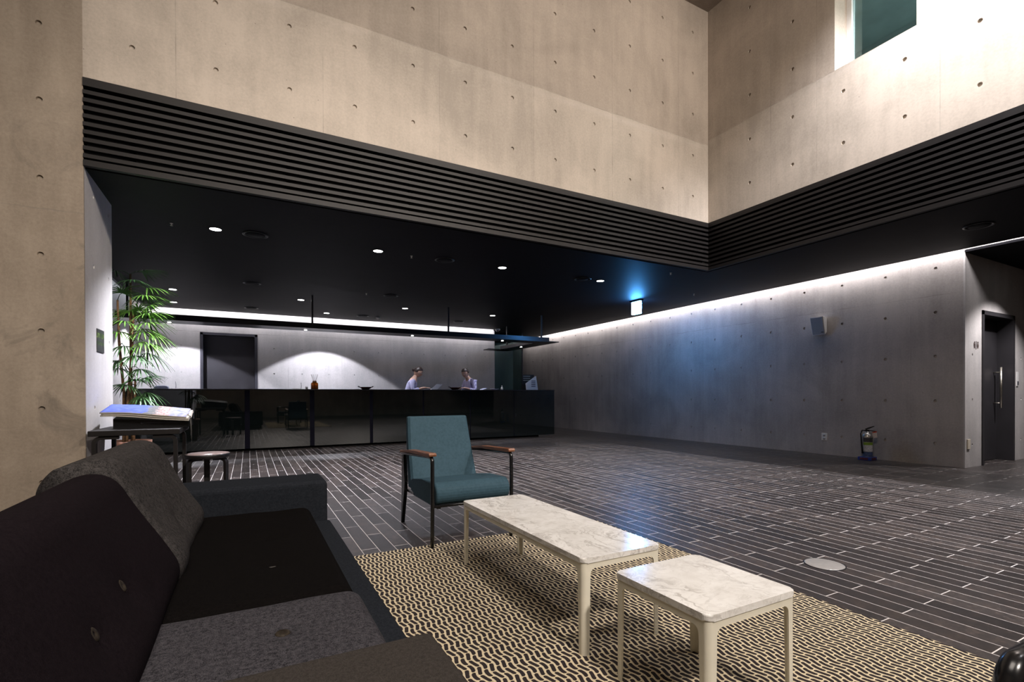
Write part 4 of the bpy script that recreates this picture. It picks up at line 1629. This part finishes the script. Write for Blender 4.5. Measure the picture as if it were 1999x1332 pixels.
# ------------------------------------------------------------------ newspaper table, rack, papers, stool
def bent_leg(mb, x, y, z, dx, dy, w=.045, th=.022, reach=.16, r=.05):
    """plywood leg: vertical post, bends inward under the top in direction (dx, dy)"""
    n = math.hypot(dx, dy)
    d = (dx / n, dy / n)
    side = (-d[1], d[0])
    path = [(0, 0), (0, z - r)]
    for k in range(1, 7):
        a = PI / 2 * k / 6
        path.append((r - r * math.cos(a), z - r + r * math.sin(a)))
    path.append((reach, z))
    inner = [(th, 0), (th, z - r)]
    ri = r - th
    for k in range(1, 7):
        a = PI / 2 * k / 6
        inner.append((r - ri * math.cos(a), z - r + ri * math.sin(a)))
    inner.append((reach, z - th))
    poly = path + inner[::-1]
    va, vb = [], []
    for s, zz in poly:
        px, py = x + d[0] * s, y + d[1] * s
        va.append(mb.bm.verts.new((px + side[0] * w / 2, py + side[1] * w / 2, zz)))
        vb.append(mb.bm.verts.new((px - side[0] * w / 2, py - side[1] * w / 2, zz)))
    m = len(poly)
    half = len(path)
    for k in range(m):
        mb.bm.faces.new((va[k], va[(k + 1) % m], vb[(k + 1) % m], vb[k]))
    for k in range(half - 1):
        a, b, c, e = k, k + 1, m - 2 - k, m - 1 - k
        mb.bm.faces.new((va[a], va[e], va[c], va[b]))
        mb.bm.faces.new((vb[a], vb[b], vb[c], vb[e]))
    return mb


t = thing('side_table', 'black wooden table with bent legs beside the concrete pier', 'table', (-.825, 5.40, 0))
MB().box(-.305, .305, -.37, .37, .655, .70, .004, 2).build('tabletop', M['ebony'], t)
for sx in (-1, 1):
    for sy in (-1, 1):
        bent_leg(MB(), sx * .285, sy * .325, .655, -sx, 0, .05, .028, .17, .06).build('leg', M['ebony'], t)
t = thing('newspaper_rack', 'black tray stand on the bent-leg table carrying newspapers', 'rack', (-.78, 5.46, .700))
mb = MB()
# sloping tray: high at the back left, lower at the front right
def hexa(mb, b0, b1, tops, mi=0):
    (x0, y0, z0), (x1, y1) = b0, b1
    lo = [mb.bm.verts.new(p) for p in ((x0, y0, z0), (x1, y0, z0), (x1, y1, z0), (x0, y1, z0))]
    hi = [mb.bm.verts.new((p[0], p[1], h)) for p, h in zip(((x0, y0), (x1, y0), (x1, y1), (x0, y1)), tops)]
    mb.bm.faces.new(lo[::-1])
    mb.bm.faces.new(hi)
    for k in range(4):
        mb.bm.faces.new((lo[k], lo[(k + 1) % 4], hi[(k + 1) % 4], hi[k]))


hexa(mb, (-.24, -.16, 0.0), (.30, .24), (.082, .052, .105, .140))
mb.build('tray_body', M['black_frame'], t)
mb = MB()
hexa(mb, (-.05, -.1625, .040), (.25, -.1602), (.052, .044, .044, .052))
mb.build('name_plate', M['grey_metal'], t)


def newspaper(k, dz, label, colr_mat, ang, sx=1.0):
    t = thing('newspaper', label, 'newspaper', (-.78 + (0, .006, -.004)[k], 5.42, .70 + dz), ang, 'newspapers on the tray')
    nx, ny = 26, 14
    mb = MB()
    g = {}
    for i in range(nx + 1):
        for j in range(ny + 1):
            u, v = i / nx, j / ny
            x = -.31 + .62 * u * sx
            y = -.20 + .42 * v
            uw, vw = (x + .31 + (0, .006, -.004)[k]) / .62, (y + .20) / .42
            z = .098 - .055 * uw + .062 * vw + .004 * math.sin(uw * 7) * (1 - vw) + .009 * (max(0, uw - .83) / .15) * math.sin(vw * 9) + .006 * math.sin(PI * uw) + k * .003 * math.sin(PI * min(1, max(0, uw)))
            g[i, j] = (x, y, z)
    T = .010
    vt = {a: mb.bm.verts.new((p[0], p[1], p[2] + T)) for a, p in g.items()}
    vb = {a: mb.bm.verts.new(p) for a, p in g.items()}
    for i in range(nx):
        for j in range(ny):
            f = mb.bm.faces.new((vt[i, j], vt[i + 1, j], vt[i + 1, j + 1], vt[i, j + 1]))
            mb.bm.faces.new((vb[i, j], vb[i, j + 1], vb[i + 1, j + 1], vb[i + 1, j])).material_index = 1
    for i in range(nx):
        for j in (0, ny):
            mb.bm.faces.new((vt[i, j], vb[i, j], vb[i + 1, j], vt[i + 1, j])).material_index = 1
    for j in range(ny):
        for i in (0, nx):
            mb.bm.faces.new((vt[i, j], vt[i, j + 1], vb[i, j + 1], vb[i, j])).material_index = 1
    o = mb.build('pages', [colr_mat, M['paper']], t, smooth=True)
    return t


def paper_front():
    t_ = NT('newspaper_front_page')
    o_ = t_.obj()
    sp_ = t_.n('ShaderNodeSeparateXYZ')
    t_.l(o_, sp_.inputs[0])
    x_ = sp_.outputs['X']
    n_ = t_.noise(o_, 22, 3)
    blue = t_.ramp(n_, [(0.35, (0.045, 0.075, 0.36)), (0.7, (0.10, 0.14, 0.48))])
    grey = t_.ramp(t_.noise(o_, 40, 4), [(0.3, (0.05, 0.055, 0.06)), (0.7, (0.16, 0.165, 0.175))])
    red = t_.ramp(t_.noise(o_, 60, 3), [(0.35, (0.20, 0.04, 0.035)), (0.55, (0.42, 0.32, 0.31)), (0.75, (0.10, 0.09, 0.10))])
    lil = t_.ramp(n_, [(0.3, (0.10, 0.12, 0.38)), (0.7, (0.34, 0.33, 0.45))])
    xx = t_.math('ADD', x_, t_.math('MULTIPLY', t_.math('SUBTRACT', n_, .5), .15))
    c = t_.mix(t_.math('GREATER_THAN', xx, -.02), blue, grey)
    c = t_.mix(t_.math('GREATER_THAN', xx, .06), c, red)
    c = t_.mix(t_.math('GREATER_THAN', xx, .155), c, lil)
    t_.l(c, t_.b.inputs['Base Color'])
    t_.b.inputs['Roughness'].default_value = .7
    t_.b.inputs['Specular IOR Level'].default_value = .2
    return t_.m


newspaper(0, .010, 'lowest newspaper of the stack on the black tray, cream page edges showing', M['paper'], 0)
newspaper(1, .0225, 'middle newspaper of the stack on the black tray', M['paper'], 0, .985)
np_ = newspaper(2, .035, 'top newspaper of the stack, front page mostly blue', paper_front(), 0, .97)
mb = MB()
for k, (dx, L_) in enumerate(((.318, .12), (.326, .17), (.322, .09))):
    mb.tube([(dx - .02, -.16, .075), (dx, -.17, .060), (dx + .006, -.175, .02 - L_ * .4), (dx + .010 - .004 * k, -.172, -.02 - L_)], .0012, 5)
mb.build('binding_string', M['thread'], np_)

t = thing('stool', 'round three-legged stool with brown seat and black legs beside the newspaper table', 'stool', (-.345, 5.42, 0))
mb = MB()
mb.lathe([(0, .402), (.180, .402), (.185, .406), (.185, .434), (.182, .438), (0, .438)], 40)
mb.build('seat_edge', M['ebony'], t)
MB().lathe([(0, .438), (.178, .438), (.178, .441), (0, .441)], 40).build('seat', M['stool_seat'], t)
for k in range(3):
    a = math.radians(-25 + 120 * k)
    bent_leg(MB(), math.cos(a) * .180, math.sin(a) * .180, .402, -math.cos(a), -math.sin(a), .050, .022, .12, .05).build('leg', M['ebony'], t)

# ------------------------------------------------------------------ potted fan palm
t = thing('potted_fan_palm', 'tall fan palm in a brown pot behind the concrete pier', 'plant', (-1.18, 6.85, 0))
MB().lathe([(0, 0), (.150, 0), (.160, .01), (.200, .44), (.212, .445), (.212, .485), (.195, .485), (.190, .45), (0, .45)], 32).build('pot', M['pot'], t)
MB().lathe([(0, .4505), (.188, .4505), (.188, .458), (.1, .466), (0, .463)], 24).build('soil', M['soil'], t)
canes = []
for (bx, by, tx, ty, tz) in ((-.02, 0, .05, .0, 1.90), (.03, .02, .02, .03, 2.35), (.05, -.03, .07, -.05, 1.15), (-.05, .03, -.10, .05, 2.05)):
    pts = [(bx, by, .455), (bx * .6 + tx * .15, by * .6 + ty * .15, .455 + (tz - .455) * .35), (bx * .2 + tx * .75, ty * .7, .455 + (tz - .455) * .7), (tx, ty, tz)]
    MB().tube(pts, [.016, .014, .013, .010], 8).build('stem', M['cane'], t)
    canes.append(pts)
rnd = random.Random(21)


def frond(origin, direction, petiole, size, droop, mat, n=11, fanang=150):
    mb = MB()
    o_ = Vector(origin)
    d_ = Vector(direction).normalized()
    hub = o_ + d_ * petiole - Vector((0, 0, droop * petiole * .25))
    mid = o_ + d_ * petiole * .5 + Vector((0, 0, .015))
    mb.tube([o_, mid, hub], [.004, .0035, .003], 6)
    side = d_.cross(Vector((0, 0, 1))).normalized()
    up = side.cross(d_).normalized()
    for k in range(n):
        a = math.radians(-fanang / 2 + fanang * k / (n - 1)) + rnd.uniform(-.05, .05)
        ld = (d_ * math.cos(a) + side * math.sin(a)).normalized()
        L_ = size * (1 - .22 * abs(a) / 1.5) * rnd.uniform(.88, 1.08)
        wd = .0078 * rnd.uniform(.85, 1.2)
        ls = ld.cross(up).normalized()
        fold = up * rnd.uniform(.002, .004)
        prevs = None
        N_ = 7
        for i in range(N_ + 1):
            s = i / N_
            c = hub + ld * L_ * s + Vector((0, 0, -droop * L_ * s * s * (.75 + .3 * abs(a)))) + up * (.06 * L_ * s)
            wv = wd * (math.sin(PI * min(1, .12 + s * .88)) ** .6) * (1 if s < 1 else 0.05)
            wv = max(wv, .0006)
            l_ = mb.bm.verts.new(c - ls * wv + fold)
            m_ = mb.bm.verts.new(c)
            r_ = mb.bm.verts.new(c + ls * wv + fold)
            if prevs:
                for q in ((prevs[0], prevs[1], m_, l_), (prevs[1], prevs[2], r_, m_)):
                    f = mb.bm.faces.new(q)
                    f.smooth = True
            prevs = (l_, m_, r_)
    mb.build('frond', mat, t, recalc=False)


def Dir(az, el):
    a, e = math.radians(az), math.radians(el)
    return (math.cos(a) * math.cos(e), math.sin(a) * math.cos(e), math.sin(e))


F_ = [  # cane, height, azimuth, elevation, petiole, size, droop, lit green painted in
    (1, 2.35, -20, 15, .12, .26, .35, 0), (1, 2.34, 170, 20, .15, .28, .4, 0), (1, 2.25, -70, 5, .14, .26, .5, 0),
    (1, 2.12, -15, 2, .14, .27, .42, 1), (1, 2.12, 60, 10, .16, .28, .5, 0), (3, 2.05, -60, 35, .14, .28, .5, 0),
    (0, 1.90, 5, 40, .16, .28, .55, 1), (0, 1.89, 30, 20, .15, .30, .5, 1), (0, 1.84, -38, 18, .19, .30, .5, 1), (0, 1.70, -35, 5, .12, .28, .6, 1), (0, 1.60, 10, 0, .15, .28, .7, 1), (3, 1.90, -20, 20, .14, .28, .6, 1), (3, 1.55, -60, 0, .13, .26, .7, 0), (0, 1.30, -40, 0, .12, .24, .7, 0), (1, 2.20, 10, 10, .16, .30, .5, 1), (0, 1.88, -60, 30, .14, .30, .5, 1), (0, 1.86, 120, 30, .16, .30, .5, 1), (0, 1.80, -25, 8, .16, .30, .55, 1),
    (0, 1.78, -110, 10, .14, .28, .6, 1), (0, 1.76, 60, 5, .15, .30, .6, 1), (0, 1.72, -5, -4, .17, .28, .7, 1), (0, 1.64, -45, -8, .18, .26, .8, 1),
    (3, 1.70, -80, 0, .12, .26, .6, 1), (0, 1.52, -12, -10, .15, .27, .85, 0), (0, 1.46, -70, -5, .14, .26, .7, 0), (0, 1.40, 160, 0, .14, .26, .7, 0),
    (2, 1.15, -15, 25, .10, .24, .6, 0), (2, 1.13, -75, 20, .10, .24, .6, 0), (2, 1.10, -130, 10, .10, .24, .6, 0), (2, 1.05, 10, -5, .10, .24, .8, 0),
    (2, 1.02, -45, -12, .10, .25, .8, 0), (3, 1.30, -95, 0, .12, .26, .6, 0), (2, .98, 60, -5, .1, .24, .8, 0)]
for (ci, h, az, el, pet, sz, dr_, br) in F_:
    p = canes[ci]
    # point on the cane at height h
    for a, b in zip(p, p[1:]):
        if a[2] <= h <= b[2] + 1e-6:
            f = (h - a[2]) / (b[2] - a[2])
            o_ = [a[i] + (b[i] - a[i]) * f for i in range(3)]
            break
    frond(o_, Dir(az, el), pet, sz, dr_, M['leaf'] if br else M['leaf_shaded'], n=rnd.choice((14, 16, 18)), fanang=rnd.uniform(170, 230))
